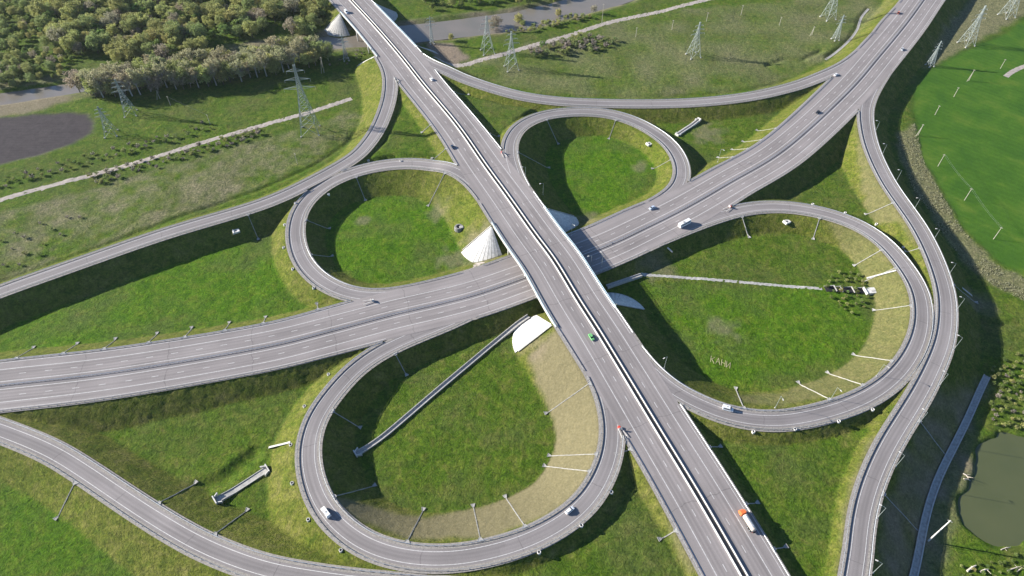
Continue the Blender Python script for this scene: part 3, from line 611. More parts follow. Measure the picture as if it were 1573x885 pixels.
# ------------------------------------------------------------------ bridges
def bridge(i0, i1, name, label, pier_at, extra_l=0, extra_r=0):
    c = (i0+i1)//2; o0 = A.P[c].copy(); root = empty(name, tuple(o0)); tag(root, label, 'bridge')
    sl_ = slice(i0-1, i1+2); hl, hr = A.hl[sl_]+.75, A.hr[sl_]+.75
    top = lambda off, dz: (np.c_[A.P[sl_, :2]+A.N[sl_]*np.asarray(off).reshape(-1, 1), A.P[sl_, 2]+dz]-o0)
    mb = MB()
    for (a, b, za, zb) in ((-hr, hl, -.07, -.07), (hl, hl, -.07, -.9), (hl, hl-1.2, -.9, -.9), (-hr+1.2, -hr, -.9, -.9), (-hr, -hr, -.9, -.07)):
        mb.add(*strip(top(a, za), top(b, zb)))
    mb.add(*strip(top(hl-1.2, -.9), top(-hr+1.2, -.9))); mb.build('deck', M['conc'], root)
    for k in range(8):
        f = (k+.5)/8; off = -hr+1.6+(hl+hr-3.2)*f; mb = MB(); a, b, c_, d_ = top(off-.3, -.92), top(off-.3, -2.0), top(off+.3, -2.0), top(off+.3, -.92)
        mb.add(*strip(a, b)); mb.add(*strip(b, c_)); mb.add(*strip(c_, d_)); mb.build('girder', M['conc'], root)
    for sgn, h in ((1, hl), (-1, hr)):      # kerb, parapet with posts and rails
        mb = MB(); prof = [(h-.02, -.06), (h-.02, .28), (h-.55, .28), (h-.6, -.0)]
        for (a, za), (b, zb) in zip(prof[:-1], prof[1:]): mb.add(*strip(top(sgn*a, za), top(sgn*b, zb)))
        pr = mb.build('kerb', M['white'], root)
        mb = MB(); ln = top(sgn*(h-.25), .28)
        for z0, th in ((.35, .05), (.65, .05), (.95, .09)):
            for a, b in zip(ln[:-1], ln[1:]): mb.bar(a+[0, 0, z0], b+[0, 0, z0], th)
        for q in ln: mb.box((q[0], q[1], q[2]+.5), (.14, .14, 1.0))
        mb.build('parapet', M['rail'], root)
        ln2 = top(sgn*(h-1.0), 0); mb = MB()
        cols = [np.c_[ln2[:, :2]+A.N[sl_]*(-o*sgn), ln2[:, 2]+z] for o, z in ((.02, .44), (.10, .55), (.04, .62), (.10, .72), (.02, .80), (0, .80), (0, .44))]
        for a, b in zip(cols[:-1], cols[1:]): mb.add(*strip(a, b))
        for q in ln2: mb.box((q[0], q[1], q[2]+.4), (.12, .12, .8))
        mb.build('crash_rail', M['steel'], root)
    for px in pier_at:
        i = px; zc = A.P[i, 2]-2.0; n = A.N[i]
        cap = MB(); hl_, hr_ = A.hl[i], A.hr[i]; a = A.P[i, :2]+n*(hl_-.5); b = A.P[i, :2]-n*(hr_-.5); ang = math.atan2(n[1], n[0])
        m_ = (a+b)/2; cap.box((m_[0]-o0[0], m_[1]-o0[1], zc-.45-o0[2]), (np.linalg.norm(a-b), 1.5, .9), ang); cap.build('pier_cap', M['conc'], root)
        for f in np.linspace(-hr_+1.5, hl_-1.5, 6):
            p = A.P[i, :2]+n*f; zg = hz(*p)-1.2; cb = MB(); cb.lathe([(.55, zg-o0[2]), (.55, zc-.9-o0[2])], 14, (p[0]-o0[0], p[1]-o0[1], 0)); cb.build('column', M['white'], root, True)
    for i, sg in ((i0, -1), (i1, 1)):
        n = A.N[i]; ang = math.atan2(n[1], n[0]); p = A.P[i, :2]; m_ = p+n*(A.hl[i]-A.hr[i])/2
        ab = MB(); ab.box((m_[0]+A.T[i, 0]*sg*.6-o0[0], m_[1]+A.T[i, 1]*sg*.6-o0[1], A.P[i, 2]-o0[2]-1.75), (A.hl[i]+A.hr[i]+1.6, 1.0, 2.6), ang); ab.build('abutment', M['conc'], root)
    return root
ib = [A.near(B.P[B.near(A.P[(OV[0]+OV[1])//2])[0]])[0]][0]
def a_at_B(off):        # station of A above the given offset of B
    best = min(range(OV[0], OV[1]), key=lambda i: abs(B.near(A.P[i])[1]-off)); return best
bridge(OV[0], OV[1], 'overpass_bridge', 'concrete overpass with pale blue parapets crossing above the lower highway', [a_at_B(20.6), a_at_B(0), a_at_B(-18.3)])
nR = RV[1]-RV[0]
bridge(RV[0], RV[1], 'river_bridge', 'concrete road bridge with pale blue parapets spanning the grey river', [RV[0]+nR//3, RV[0]+2*nR//3])
# paved cones at the abutments: separate wedge slabs
def cone(i, sgn, sg_t, label, n=11, mt=None, zmin=.2):
    h = (A.hl[i] if sgn > 0 else A.hr[i])+1.5; ap = A.P[i, :2]+A.N[i]*h*sgn+A.T[i]*sg_t*.6; zt = A.P[i, 2]-.28
    root = empty('paved_cone', (ap[0], ap[1], zt)); tag(root, label, 'embankment cone', 'paved abutment cones')
    u, v = A.N[i]*sgn, A.T[i]*sg_t
    for k in range(n):
        mb = MB(); a0, a1 = [math.pi/2*(k+e)/n for e in (.05, .95)]; rows = []
        for a in (a0, a1):
            d = u*math.cos(a)+v*math.sin(a); rr = .6
            while rr < 21 and zt-rr/SLOPE_RATIO > max(zmin, hz(ap[0]+d[0]*(rr+1.2), ap[1]+d[1]*(rr+1.2))-.55): rr += .3
            rows.append([(d[0]*q, d[1]*q, -q/SLOPE_RATIO+.34) for q in (.5, rr)])
        (p0, p1), (q0, q1) = rows; dn = lambda p: (p[0], p[1], p[2]-.5)
        mb.add([p0, p1, q1, q0, dn(p0), dn(p1), dn(q1), dn(q0)], [(0, 1, 2, 3), (1, 5, 6, 2), (0, 4, 5, 1), (3, 2, 6, 7)]); mb.build('slab', mt or M['white'], root)
    # kerb stair along the outer side
    e = 19; mb = MB(); d = u
    mb.bar((d[0]*.3-v[0]*.5, d[1]*.3-v[1]*.5, .3), (d[0]*e-v[0]*.5, d[1]*e-v[1]*.5, -e/SLOPE_RATIO+.45), .28); mb.build('edge_kerb', M['conc'], root)
cone(OV[1], 1, -1, 'white paved cone of the overpass beside the stone well meadow'); cone(OV[1], -1, -1, 'paved cone of the overpass beside the white slab meadow')
cone(OV[0], 1, 1, 'white paved cone of the overpass above the tan mown slope'); cone(OV[0], -1, 1, 'paved cone of the overpass beside the grass lettering meadow')
cone(RV[0], 1, 1, 'white paved cone of the river bridge beside the gravel track', zmin=-1); cone(RV[0], -1, 1, 'paved cone of the river bridge facing the thin pylon', zmin=-1)
cone(RV[1], 1, -1, 'pale paved cone of the river bridge by the forest', mt=M['conc'], zmin=-1); cone(RV[1], -1, -1, 'paved cone of the river bridge on the bare far bank', mt=M['conc'], zmin=-1)

# ------------------------------------------------------------------ drainage chutes, wells, troughs
def outward(p):
    "nearest road station for a point at a road edge: returns road, index, side"
    best = None
    for k, r in roads.items():
        i, lat, lon = r.near(p); h = r.hl[i] if lat > 0 else r.hr[i]; e = abs(abs(lat)-h-1)+abs(lon)*.2
        if best is None or e < best[0]: best = (e, r, i, 1 if lat > 0 else -1)
    return best[1:]
def chute(px, zr, where, only=None, w=.36, bright=True):
    p = W(px[0], px[1], zr); r, i, sg = outward(p); h = (r.hl[i] if sg > 0 else r.hr[i])
    n = r.N[i]*sg; t = r.T[i]; st = r.P[i, :2]+n*(h+.9); z0 = r.P[i, 2]
    path = []; d = 0
    while d < 40:
        q = st+n*d; z = hz(*q); path.append((q[0], q[1], z+.12))
        g0 = hz(*(q+n*1.2))
        if d > 3 and z-g0 < .35 and (z < 3.5 or d > 5): break
        d += 1.2
    o0 = np.array([st[0], st[1], z0]); root = empty('drain_chute', tuple(o0)); tag(root, f'concrete drainage chute running down the bank {where}', 'drain', f'drainage chutes {where}')
    P = np.array(path)-o0; mm = M['conc'] if 'lettering' in where else M['conc_old']
    mb = MB(); wd2 = w/2; t3 = np.array([t[0], t[1], 0])
    if len(P) > 2:
        for a, b in ((-wd2, -wd2*.5), (wd2*.5, wd2)):
            lo = P+t3*a; hi = P+t3*b; mb.add(*strip(lo+[0, 0, .12], hi+[0, 0, .12])); mb.add(*strip(lo-[0, 0, .2], lo+[0, 0, .12])); mb.add(*strip(hi+[0, 0, .12], hi-[0, 0, .2]))
        mb.add(*strip(P-t3*wd2*.5, P+t3*wd2*.5)); mb.build('channel', mm, root)
    mb = MB(); n3 = np.array([n[0], n[1], 0]); a = -n3*.7
    top = [a-t3*1.5, a+t3*1.5, n3*.9+t3*.35, n3*.9-t3*.35]; z = .06
    mb.add([q+[0, 0, z] for q in top]+[q-[0, 0, .3] for q in top], [(0, 1, 2, 3), (0, 4, 5, 1), (1, 5, 6, 2), (2, 6, 7, 3), (3, 7, 4, 0)])
    for s_ in (1, -1): mb.bar(a+t3*1.5*s_+[0, 0, .1], n3*1.0+t3*.4*s_+[0, 0, .1], .09)
    mb.build('inlet', M['conc_old'], root)
    e = P[-1]; mb = MB(); top = [e-t3*.35, e+t3*.35, e+n3*1.6+t3*.95, e+n3*1.6-t3*.95]; zz = hz(*(e+o0)[:2]+n*1.8)-o0[2]+.15
    top[2][2] = top[3][2] = zz
    mb.add([q+[0, 0, .05] for q in top]+[q-[0, 0, .3] for q in top], [(0, 1, 2, 3), (0, 4, 5, 1), (1, 5, 6, 2), (2, 6, 7, 3), (3, 7, 4, 0)])
    for a_, b_ in ((top[0], top[3]), (top[1], top[2]), (top[3], top[2])): mb.bar(a_+np.array([0, 0, .1]), b_+np.array([0, 0, .1]), .11)
    mb.build('outlet', mm, root)
CH = {
 'inside the loop with grass lettering': [((1398, 470), 9.8), ((1385, 412), 9), ((1357, 383), 8.4), ((1376, 557), 10.7), ((1326, 589), 11.4), ((1275, 618), 12), ((1142, 629), 13), ((1257, 334), 7.3), ((1138, 332), 6.6)],
 'between the lettering loop and the lamp post ramp': [((1372, 314), 8.2), ((1411, 381), 9)],
 'below the lamp posts': [((1411, 647), 11.5), ((1356, 757), 12.4), ((1478, 441), 10)],
 'of the tan mown slope': [((909, 723), 13.6), ((903, 694), 13.6), ((626, 835), 12.5), ((733, 815), 13.1), ((803, 806), 13.4), ((905, 588), 13.9), ((503, 632), 8.5), ((603, 541), 6.8), ((508, 765), 10.9)],
 'inside the loop with the stone well': [((471, 338), 7), ((546, 272), 8.8), ((477, 390), 6.6), ((683, 270), 11.8)],
 'inside the loop with the white slab': [((842, 187), 9.6), ((793, 236), 12.4), ((947, 185), 7.8), ((1026, 246), 6.6)],
 'of the ramp beside the gravel track': [((382, 333), 6)],
 'of the ramp past the culvert trough': [((118, 741), 8.3), ((240, 777), 9.3), ((325, 826), 10.2)],
 'of the highway facing the pylons': [((34, 549), 6.2), ((100, 541), 6.2), ((165, 533), 6.3), ((228, 525), 6.4), ((288, 517), 6.4), ((346, 508), 6.5), ((405, 497), 6.5), ((487, 478), 6.5), ((1125, 243), 6.5), ((1146, 230), 6.5), ((1167, 216), 6.5), ((1190, 200), 6.5)],
 'of the overpass highway, bare grass side': [((1146, 776), 13), ((1092, 686), 13.4), ((1185, 842), 13)],
 'of the overpass highway, meadow triangle side': [((1038, 815), 13), ((966, 688), 13.5), ((660, 192), 12.3), ((686, 228), 12.7), ((702, 141), 12), ((757, 203), 12.6)],
}
for wh, lst in CH.items():
    for px, z in lst: chute(px, z, wh)
def well(px, label, rad=.75):
    p = ground_pt(*px); root = empty('concrete_well', tuple(p)); tag(root, label, 'well', 'concrete drain wells')
    mb = MB().lathe([(rad*1.05, -.8), (rad*1.05, .75), (rad, .85), (rad*.72, .85), (rad*.7, .3)], 14, cap=False); mb.build('ring', M['white'], root, True)
    MB().lathe([(rad*.71, .25), (rad*.71, .35)], 14).build('hole_shade', M['dark'], root)  # near-black disc paints the shade inside the ring
for px in ((437.5, 346), (454, 313), (436, 381), (450, 414), (482, 443), (505, 300)): well(px, 'white concrete drain well on the bank outside the stone well loop')
for px in ((505, 576), (468, 625), (449, 743), (474, 799), (524, 846), (447, 684)): well(px, 'white concrete drain well on the bank outside the tan slope loop')
for px in ((828, 849), (893, 808), (939, 757)): well(px, 'white concrete drain well in the shaded bank strip below the white car')
for px in ((1157, 664), (1221, 660), (1288, 648), (1340, 630)): well(px, 'white concrete drain well in the narrow strip below the lettering loop')
for px in ((1248, 315), (1298, 328), (1346, 345), (1387, 381), (616, 248), (664, 244), (566, 247)): well(px, 'white concrete drain well outside the upper bend of a loop ramp')
def trough(name, pts, w, hgt, label, heads=(), wall=.28, cat='drain channel', m_=None):
    Q = catmull([[*ground_pt(a, b), 0, 0] for a, b in pts], 2.5); P = Q[:, :3]
    P = np.c_[P[:, :2], [max(hz(x+a, y+b) for a in (-w*.6, 0, w*.6) for b in (-w*.6, 0, w*.6)) for x, y in P[:, :2]]]; k = np.ones(5)/5; P[:, 2] = np.convolve(np.pad(P[:, 2], 2, mode='edge'), k, 'valid')
    d = np.gradient(P[:, :2], axis=0); d /= np.linalg.norm(d, axis=1)[:, None]; n = np.c_[-d[:, 1], d[:, 0], np.zeros(len(d))]
    o0 = P[0].copy(); P = P-o0; root = empty(name, tuple(o0)); tag(root, label, cat); m_ = m_ or M['conc']
    up = np.array([0, 0, 1.])
    MB().add(*strip(P-n*w/2+up*.12, P+n*w/2+up*.12)).build('floor', M['conc_old'], root)
    for s_ in (1, -1):
        mb = MB(); a, b = n*(w/2)*s_, n*(w/2+wall)*s_
        for x, y in (((a, 0.0), (a, hgt)), ((a, hgt), (b, hgt)), ((b, hgt), (b, -1.2))): mb.add(*strip(P+x[0]+up*x[1], P+y[0]+up*y[1]))
        mb.build('side_wall', m_, root)
    for e in heads:
        i = 0 if e == 0 else len(P)-1; a = math.atan2(d[i, 1], d[i, 0]); sg = -1 if e == 0 else 1
        mb = MB(); c = P[i]+np.array([d[i, 0], d[i, 1], 0])*sg*.5; mb.box((c[0], c[1], c[2]+.5), (.5, w*1.7, 2.0), a)
        for s_ in (1, -1): q = P[i]+n[i]*(w*.8)*s_-np.array([d[i, 0], d[i, 1], 0])*sg*.8; mb.box((q[0], q[1], q[2]+.35), (2.4, .4, 1.5), a-s_*sg*.5)
        mb.build('headwall', M['white'], root)
    return root
trough('culvert_channel', [(812, 488), (780, 510), (740, 543), (690, 585), (630, 636), (578, 681), (548, 698)], 2.0, .8, 'long pale concrete drain channel crossing the tan slope loop', (1,))
trough('culvert_trough', [(333, 770), (372, 746), (410, 722)], 2.6, .45, 'short walled concrete culvert trough with white headwalls at both ends', (0, 1), .25)
trough('culvert_trough', [(1040, 208), (1058, 196), (1073, 186)], 1.8, 1.0, 'white culvert trough outside the white slab loop', (0, 1), .5, m_=M['white'])
trough('toe_channel', [(1398, 900), (1408, 868), (1420, 800), (1438, 740), (1460, 695), (1483, 650), (1503, 605), (1516, 578)], 2.2, .5, 'long concrete channel at the shaded bank foot beside the pond', (), .5)
trough('kerbed_ditch', [(1268, 92), (1300, 68), (1317, 46), (1322, 28), (1334, 14)], 1.3, .25, 'curved pale kerbed ditch beside the small pylon', (), .3)
trough('culvert_channel', [(932, 442), (955, 434), (985, 424)], 1.6, .6, 'concrete drain channel leading from the overpass shade to the narrow path', ())
# pits and headwall at the end of the narrow path
hp = ground_pt(1338, 448); root = empty('culvert_headwall', tuple(hp), .1); tag(root, 'white concrete culvert headwall slab beyond the overgrown pits', 'culvert')
MB().box((0, 0, .5), (7, 4.6, 1.3), 0, .92).build('slab', M['white'], root); MB().box((-3.6, 0, .7), (.5, 5.2, 1.9)).build('wall', M['white'], root); MB().box((.6, -.4, 1.2), (2.2, 1.1, .2)).build('hatch', M['conc'], root)
for px, sx in (((1275, 444), 5.5), ((1288, 445), 3), ((1303, 446), 5), ((1321, 447), 5)):
    q = ground_pt(*px); root = empty('drain_pit', tuple(q), .08); tag(root, 'dark overgrown drain pit with pale kerb before the culvert headwall', 'pit', 'drain pits in a row')
    MB().box((0, 0, .06), (sx, 4.0, .3)).build('pit_fill', M['dark'], root)  # plain near-black block filling the pit outline
    MB().box((sx/2+.3, 0, .25), (.5, 4.6, .7)).build('kerb', M['conc'], root); MB().box((0, 2.2, .2), (sx, .35, .5)).build('kerb', M['conc_old'], root)
# stone well, white slab, small chambers
p = ground_pt(705, 352); root = empty('stone_well', tuple(p)); tag(root, 'round rubble stone well with dark opening in the loop meadow', 'well')
MB().lathe([(2.9, -.3), (2.7, 1.6), (2.4, 2.2), (1.6, 2.3), (1.5, .8)], 18, cap=False).build('stone_ring', M['stone'], root); MB().lathe([(1.52, .9), (1.52, 1.0)], 18).build('opening_shade', M['dark'], root)  # black disc stands in for the shade down the stone opening
MB().box((1.6, -.4, 1.2), (2.2, 2.0, 2.3), .3).build('pump_box', M['conc_old'], root)
for px, lab in (((997, 223), 'white concrete slab chamber in the loop meadow corner'), ((364, 359), 'small pale arched chamber in the shade of the ramp bank'), ((1207, 345), 'small pale chamber at the shaded foot of the lettering loop')):
    p = ground_pt(*px); root = empty('drain_chamber', tuple(p), .5); tag(root, lab, 'chamber')
    MB().box((0, 0, .4), (4.2, 3.2, 1.0), 0, .95).build('box', M['white'], root); MB().lathe([(.6, .88), (.6, 1.0)], 12).build('manhole', M['dark'], root); MB().box((-1.4, 0, 1.0), (.5, 3.3, .5)).build('curb', M['white'], root)
p0, p1 = ground_pt(381, 331), ground_pt(393, 354)
# loose flume pieces on the banks
for a, b, lab in (((413, 688), (446, 680), 'white flume piece lying on the bank outside the tan slope loop'), ((1331, 428), (1376, 416), 'white flume piece lying on the mown bank inside the lettering loop'), ((1478, 443), (1493, 455), 'pale flume piece in the shade near the crop field strip'), ((1025, 381), (1033, 388), 'white flume piece under the parked bus side bank')):
    p, q = ground_pt(*a), ground_pt(*b); root = empty('flume_piece', tuple(p)); tag(root, lab, 'flume'); d = q-p
    mb = MB(); s_ = np.array([-d[1], d[0], 0])/np.linalg.norm(d[:2])*.35
    mb.add([s_*-1+[0, 0, .3], s_+[0, 0, .3], d+s_+[0, 0, .3], d-s_+[0, 0, .3]], [(0, 1, 2, 3)]); mb.build('bed', M['conc'], root)
    for k in (1, -1): MB().bar(s_*k+[0, 0, .35], d+s_*k+[0, 0, .35], .16).build('side', M['white'], root)

# ------------------------------------------------------------------ pylons, poles, wires, lamps
def pylon(base, top, label, bw=None, h=None, yaw=.3):
    p = ground_pt(*base); h = h or fit_height(base, top, p[2]); bw = bw or h*.2; th = .08+h*.0014
    root = empty('lattice_pylon', tuple(p), yaw); tag(root, label, 'pylon', 'lattice power pylons')
    wv = lambda z: bw/2*max(.1, (1-z/h*1.18) if z < .62*h else .268*(1-(z/h-.62)/.42))
    lv = [0]; z = 0
    while z < h*.97: z += max(1.6, wv(z)*1.55); lv.append(min(z, h))
    C = lambda z: [np.array([sx*wv(z), sy*wv(z), z]) for sx, sy in ((-1, -1), (1, -1), (1, 1), (-1, 1))]
    legs = MB(); br = MB()
    for a, b in zip(lv[:-1], lv[1:]):
        ca, cb = C(a), C(b)
        for k in range(4):
            legs.bar(ca[k], cb[k], th*1.25); br.bar(ca[k], cb[(k+1) % 4], th*.75); br.bar(ca[(k+1) % 4], cb[k], th*.75); br.bar(cb[k], cb[(k+1) % 4], th*.7)
    legs.build('legs', M['lattice'], root); br.build('bracing', M['lattice'], root)
    for f, L in ((.66, .17), (.78, .14), (.9, .10)):
        z = h*f; L = h*L+wv(z)
        for s_ in (1, -1):
            mb = MB(); tip = np.array([s_*L, 0, z+.2])
            for q in (np.array([s_*wv(z), wv(z), z]), np.array([s_*wv(z), -wv(z), z]), np.array([s_*wv(z), 0, z+h*.035])): mb.bar(q, tip, th*.8)
            mb.build('crossarm', M['lattice'], root); MB().bar(tip, tip-[0, 0, h*.04], .1).build('insulator', M['conc'], root)
    for q in C(0): MB().box((q[0], q[1], .1), (1.0, 1.0, .9)).build('footing', M['conc'], root)
    return root
pylon((477, 202), (447.5, 98.4), 'tall lattice pylon standing astride the gravel track', 12.5, yaw=.15)
pylon((749, 80), (747.5, 24), 'lattice pylon between the river and the gravel track', 9.5); pylon((785.6, 105), (785.6, 47.5), 'lattice pylon just across the gravel track from the riverside pylon', 9.5)
pylon((1065, 86), (1073, 34), 'lattice pylon alone in the middle of the rough meadow', 9); pylon((1272, 28), (1282, -30), 'wide lattice pylon near the curved kerbed ditch', 9.5)
pylon((1283, 61), (1293, 22), 'slender lattice pylon closest to the curved kerbed ditch', 4.5); pylon((1484, 68), (1508, 9), 'lattice pylon on the dry corner of the crop field', 9.5)
pylon((1428, 101), (1445, 63), 'slender lattice pylon between the highway shade and crop field', 4.5); pylon((1546, 25), (1572, -35), 'wide lattice pylon where crop field and dry grass meet', 10)
pylon((201, 175), (180, 122), 'lattice pylon at the edge of the leafless grove', 8); pylon((171, 206), (153.5, 164), 'lattice pylon at the corner of the ploughed field', 8)
pylon((532, 92), (526, 51), 'slender lattice pylon beside the river bridge and forest', 4); pylon((663.7, 67), (663, 24), 'thin lattice pylon in the shade edge of the river bridge', 3)
def pole(base, top, label, frame=False, group='utility poles', r=.17, mt=None):
    p = ground_pt(*base); h = min(20, max(5, fit_height(base, top, p[2]))); mt = mt or M['wood']
    root = empty('utility_pole', tuple(p)); tag(root, label, 'pole', group)
    MB().bar((0, 0, -.5), (0, 0, h), r*1.15, r*.8, 8).build('shaft', mt, root)
    if frame: MB().bar((-2.0, -1.2, -.3), (0, 0, h*.93), r, r*.8, 8).build('strut', mt, root)
    MB().box((0, 0, h-.45), (1.7, .14, .16), -.6).build('crossbar', mt, root)
    return root, p+np.array([0, 0, h-.3])
CF = [((1536.6, 105.5), (1543, 91), 0), ((1488, 124), (1498, 107), 1), ((1465, 149), (1472, 134), 0), ((1436, 176.7), (1444, 162), 0), ((1410, 208), (1418, 191), 1)]
for a, b, f in CF: pole(a, b, 'utility pole braced by a strut in the crop field margin' if f else 'plain utility pole in the upper crop field row', bool(f), 'poles of the upper crop field row')
tops = [pole(a, b, 'plain utility pole carrying wires down the crop field', False, 'poles of the wired crop field row')[1] for a, b in (((1440.7, 255.6), (1451, 237)), ((1481.5, 307.7), (1492, 289.5)), ((1526, 367.5), (1539, 349)))]
for a, b in zip(tops[:-1], tops[1:]):
    for dx in (-.7, .7):
        mb = MB(); o_ = np.array([dx*.8, -dx*.5, .15]); q = [a+(b-a)*t+o_-np.array([0, 0, 4*1.0*t*(1-t)]) for t in np.linspace(0, 1, 9)]
        for u, v in zip(q[:-1], q[1:]): mb.bar(u, v, .035, n=3)
        tag(mb.build('power_wire', M['wire']), 'thin sagging wire between the crop field poles', 'wire', 'wires over the crop field')
for a, b, f in (((976.5, 57), (978, 42), 0), ((1032, 45.8), (1034, 31), 0), ((1085, 33), (1088, 19), 0), ((1138, 23.4), (1141, 8), 0), ((1197, 39), (1200, 26), 0), ((1247, 54), (1254, 41), 1)):
    pole(a, b, 'weathered pole braced by a strut in the pylon meadow' if f else 'short weathered pole in the pylon meadow row', bool(f), 'poles in the pylon meadow')
pole((924, 40.5), (926, 5), 'tall pole with crossbar beside the gravel track', False); pole((498, 112), (498.7, 88), 'pole braced by a strut at the forest edge', True)
pole((246, 152), (242.7, 139), 'pole braced by a strut below the leafless grove', True); w0 = pole((262.4, 162.3), (257.3, 148), 'leaning grey pole below the leafless grove')[1]; w1 = pole((323, 191), (320, 176), 'small grey pole beside the dark field drain')[1]
mb = MB(); mb.bar(w0, w1, .05, n=3); tag(mb.build('power_wire', M['wire']), 'single pale wire between two grey poles below the grove', 'wire')
pole((457, 252), (456, 236), 'small white pole on the rough meadow inside the ramp bend', False)
root, _ = pole((1426, 831), (1460, 800), 'tall sunlit pole at the pond bank foot', False, None, .3, M['white'])
def lamp(px, zr, label, group, toward=None, h=9.5):
    p = W(px[0], px[1], zr); zg = min(hz(p[0], p[1]), zr); root = empty('street_lamp', (p[0], p[1], zg)); H = h+zr-zg
    r, i, sg = outward(p); d = -r.N[i]*sg; tag(root, label, 'street lamp', group)
    MB().bar((0, 0, -.4), (0, 0, H), .11, .065, 8).build('post', M['lattice'], root); e = np.array([d[0]*1.9, d[1]*1.9, H+.45])
    MB().bar((0, 0, H-.05), e, .07, .06, 6).build('arm', M['lattice'], root)
    MB().box((e[0]+d[0]*.35, e[1]+d[1]*.35, e[2]), (1.0, .42, .18), math.atan2(d[1], d[0])).build('lamp_head', M['white'], root); MB().box((0, 0, .15), (.6, .6, .5)).build('base', M['conc'], root)
for px, z in (((1343.5, 204.7), 7.2), ((1354, 240), 7.6), ((1376, 280), 8), ((1403.5, 323), 8.4), ((1432.5, 371), 9), ((1456.5, 423.5), 9.6), ((1469, 477), 10), ((1465, 537), 10.8), ((1442.5, 592.6), 11.4), ((1411, 651), 12), ((1376, 716.5), 12.4), ((1347, 796), 12.5), ((1341, 880), 12.5)):
    lamp(px, z-.3, 'street lamp at the edge of the ramp beside the crop field', 'lamps along the outer ramp')
for px, z in (((1191, 626), 12.5), ((1276, 613), 11.9), ((1346, 578), 11), ((1020, 566), 13.8)): lamp(px, z-.4, 'street lamp on the mown bank inside the lettering loop', 'lamps inside the lettering loop')
for px, z in (((907, 411), 6.4), ((924, 410), 6.4), ((877.6, 362), 6.4)): lamp(px, z, 'street lamp on the lower highway in the overpass shade', 'lamps in the overpass shade')
for px, z in (((807, 275), 11), ((1103, 247), 5.5), ((834, 300), 9)): lamp(px, z, 'street lamp on the bank near the white slab loop', 'lamps near the white slab loop')

# ------------------------------------------------------------------ vehicles
CARP = {}
def loft(sections):
    "sections: list of (x, halfwidth, z0, z1, inset) boxes joined along x"
    mb = MB(); vs = []; n = len(sections)
    for x, w, z0, z1, ins in sections: vs += [(x, -w, z0), (x, -w, z0+(z1-z0)*.55), (x, -w+ins, z1), (x, w-ins, z1), (x, w, z0+(z1-z0)*.55), (x, w, z0)]
    fs = [(i*6+k, (i+1)*6+k, (i+1)*6+(k+1) % 6, i*6+(k+1) % 6) for i in range(n-1) for k in range(6)]+[tuple(range(5, -1, -1)), tuple(range((n-1)*6, n*6))]
    return mb.add(vs, fs)
def wheels(root, xs, w, r=.33):
    for x in xs:
        for s_ in (1, -1):
            mb = MB(); n = 14
            for k in range(n): pass
            vs = [(x+r*math.cos(2*math.pi*k/n), s_*(w-e), r+r*math.sin(2*math.pi*k/n)) for e in (.0, .22) for k in range(n)]
            mb.add(vs, [(k, (k+1) % n, n+(k+1) % n, n+k) for k in range(n)]+[tuple(range(n)), tuple(range(2*n-1, n-1, -1))]); wl = mb.build('wheel', M['tyre'], root)
            vs = [(x+r*.55*math.cos(2*math.pi*k/10), s_*(w+.012), r+r*.55*math.sin(2*math.pi*k/10)) for k in range(10)]
            MB().add(vs, [tuple(range(10))]).build('rim', M['steel'], wl)
def lamps_(root, xf, xr, w, z):
    for s_ in (1, -1):
        MB().box((xf, s_*w*.72, z), (.12, .34, .16)).build('headlight', M['white'], root); MB().box((xr, s_*w*.78, z+.08), (.10, .26, .18)).build('taillight', M['red'], root)
def place(root, px, key, heading, zoff=0):
    r = roads[key]; p = W(px[0], px[1], 13 if key == 'A' else 7)
    for _ in range(6): i = r.near(p)[0]; p = W(px[0], px[1], r.P[i, 2]+.5)
    i = r.near(p)[0]; root.location = (p[0], p[1], r.P[i, 2]+.03); a = math.atan2(r.T[i, 1], r.T[i, 0]); root.rotation_euler = (0, 0, a if heading > 0 else a+math.pi)
def car(px, key, heading, col, label, kind='sedan'):
    root = empty('car'); tag(root, label, 'car'); pm = paintmat('car_paint_'+str(len(CARP)), col); CARP[label] = 1
    body = loft([(-2.18, .74, .38, .72, .1), (-2.1, .84, .28, .92, .1), (-1.3, .88, .22, .98, .08), (1.0, .88, .22, .95, .08), (1.75, .85, .25, .82, .12), (2.15, .72, .34, .66, .12)]); body.build('body', pm, root)
    xr = -1.75 if kind == 'wagon' else -1.45
    loft([(xr, .76, .9, 1.02, .05), (xr+.35, .74, .9, 1.42, .14), (.2, .74, .9, 1.46, .14), (1.05, .76, .9, .98, .05)]).build('glasshouse', M['glass'], root)
    MB().box(((xr+.5)/2, 0, 1.462), (abs(xr)+.35, 1.22, .05)).build('roof', pm, root)
    wheels(root, (1.35, -1.3), .86); lamps_(root, 2.1, -2.14, .8, .58); place(root, px, key, heading)
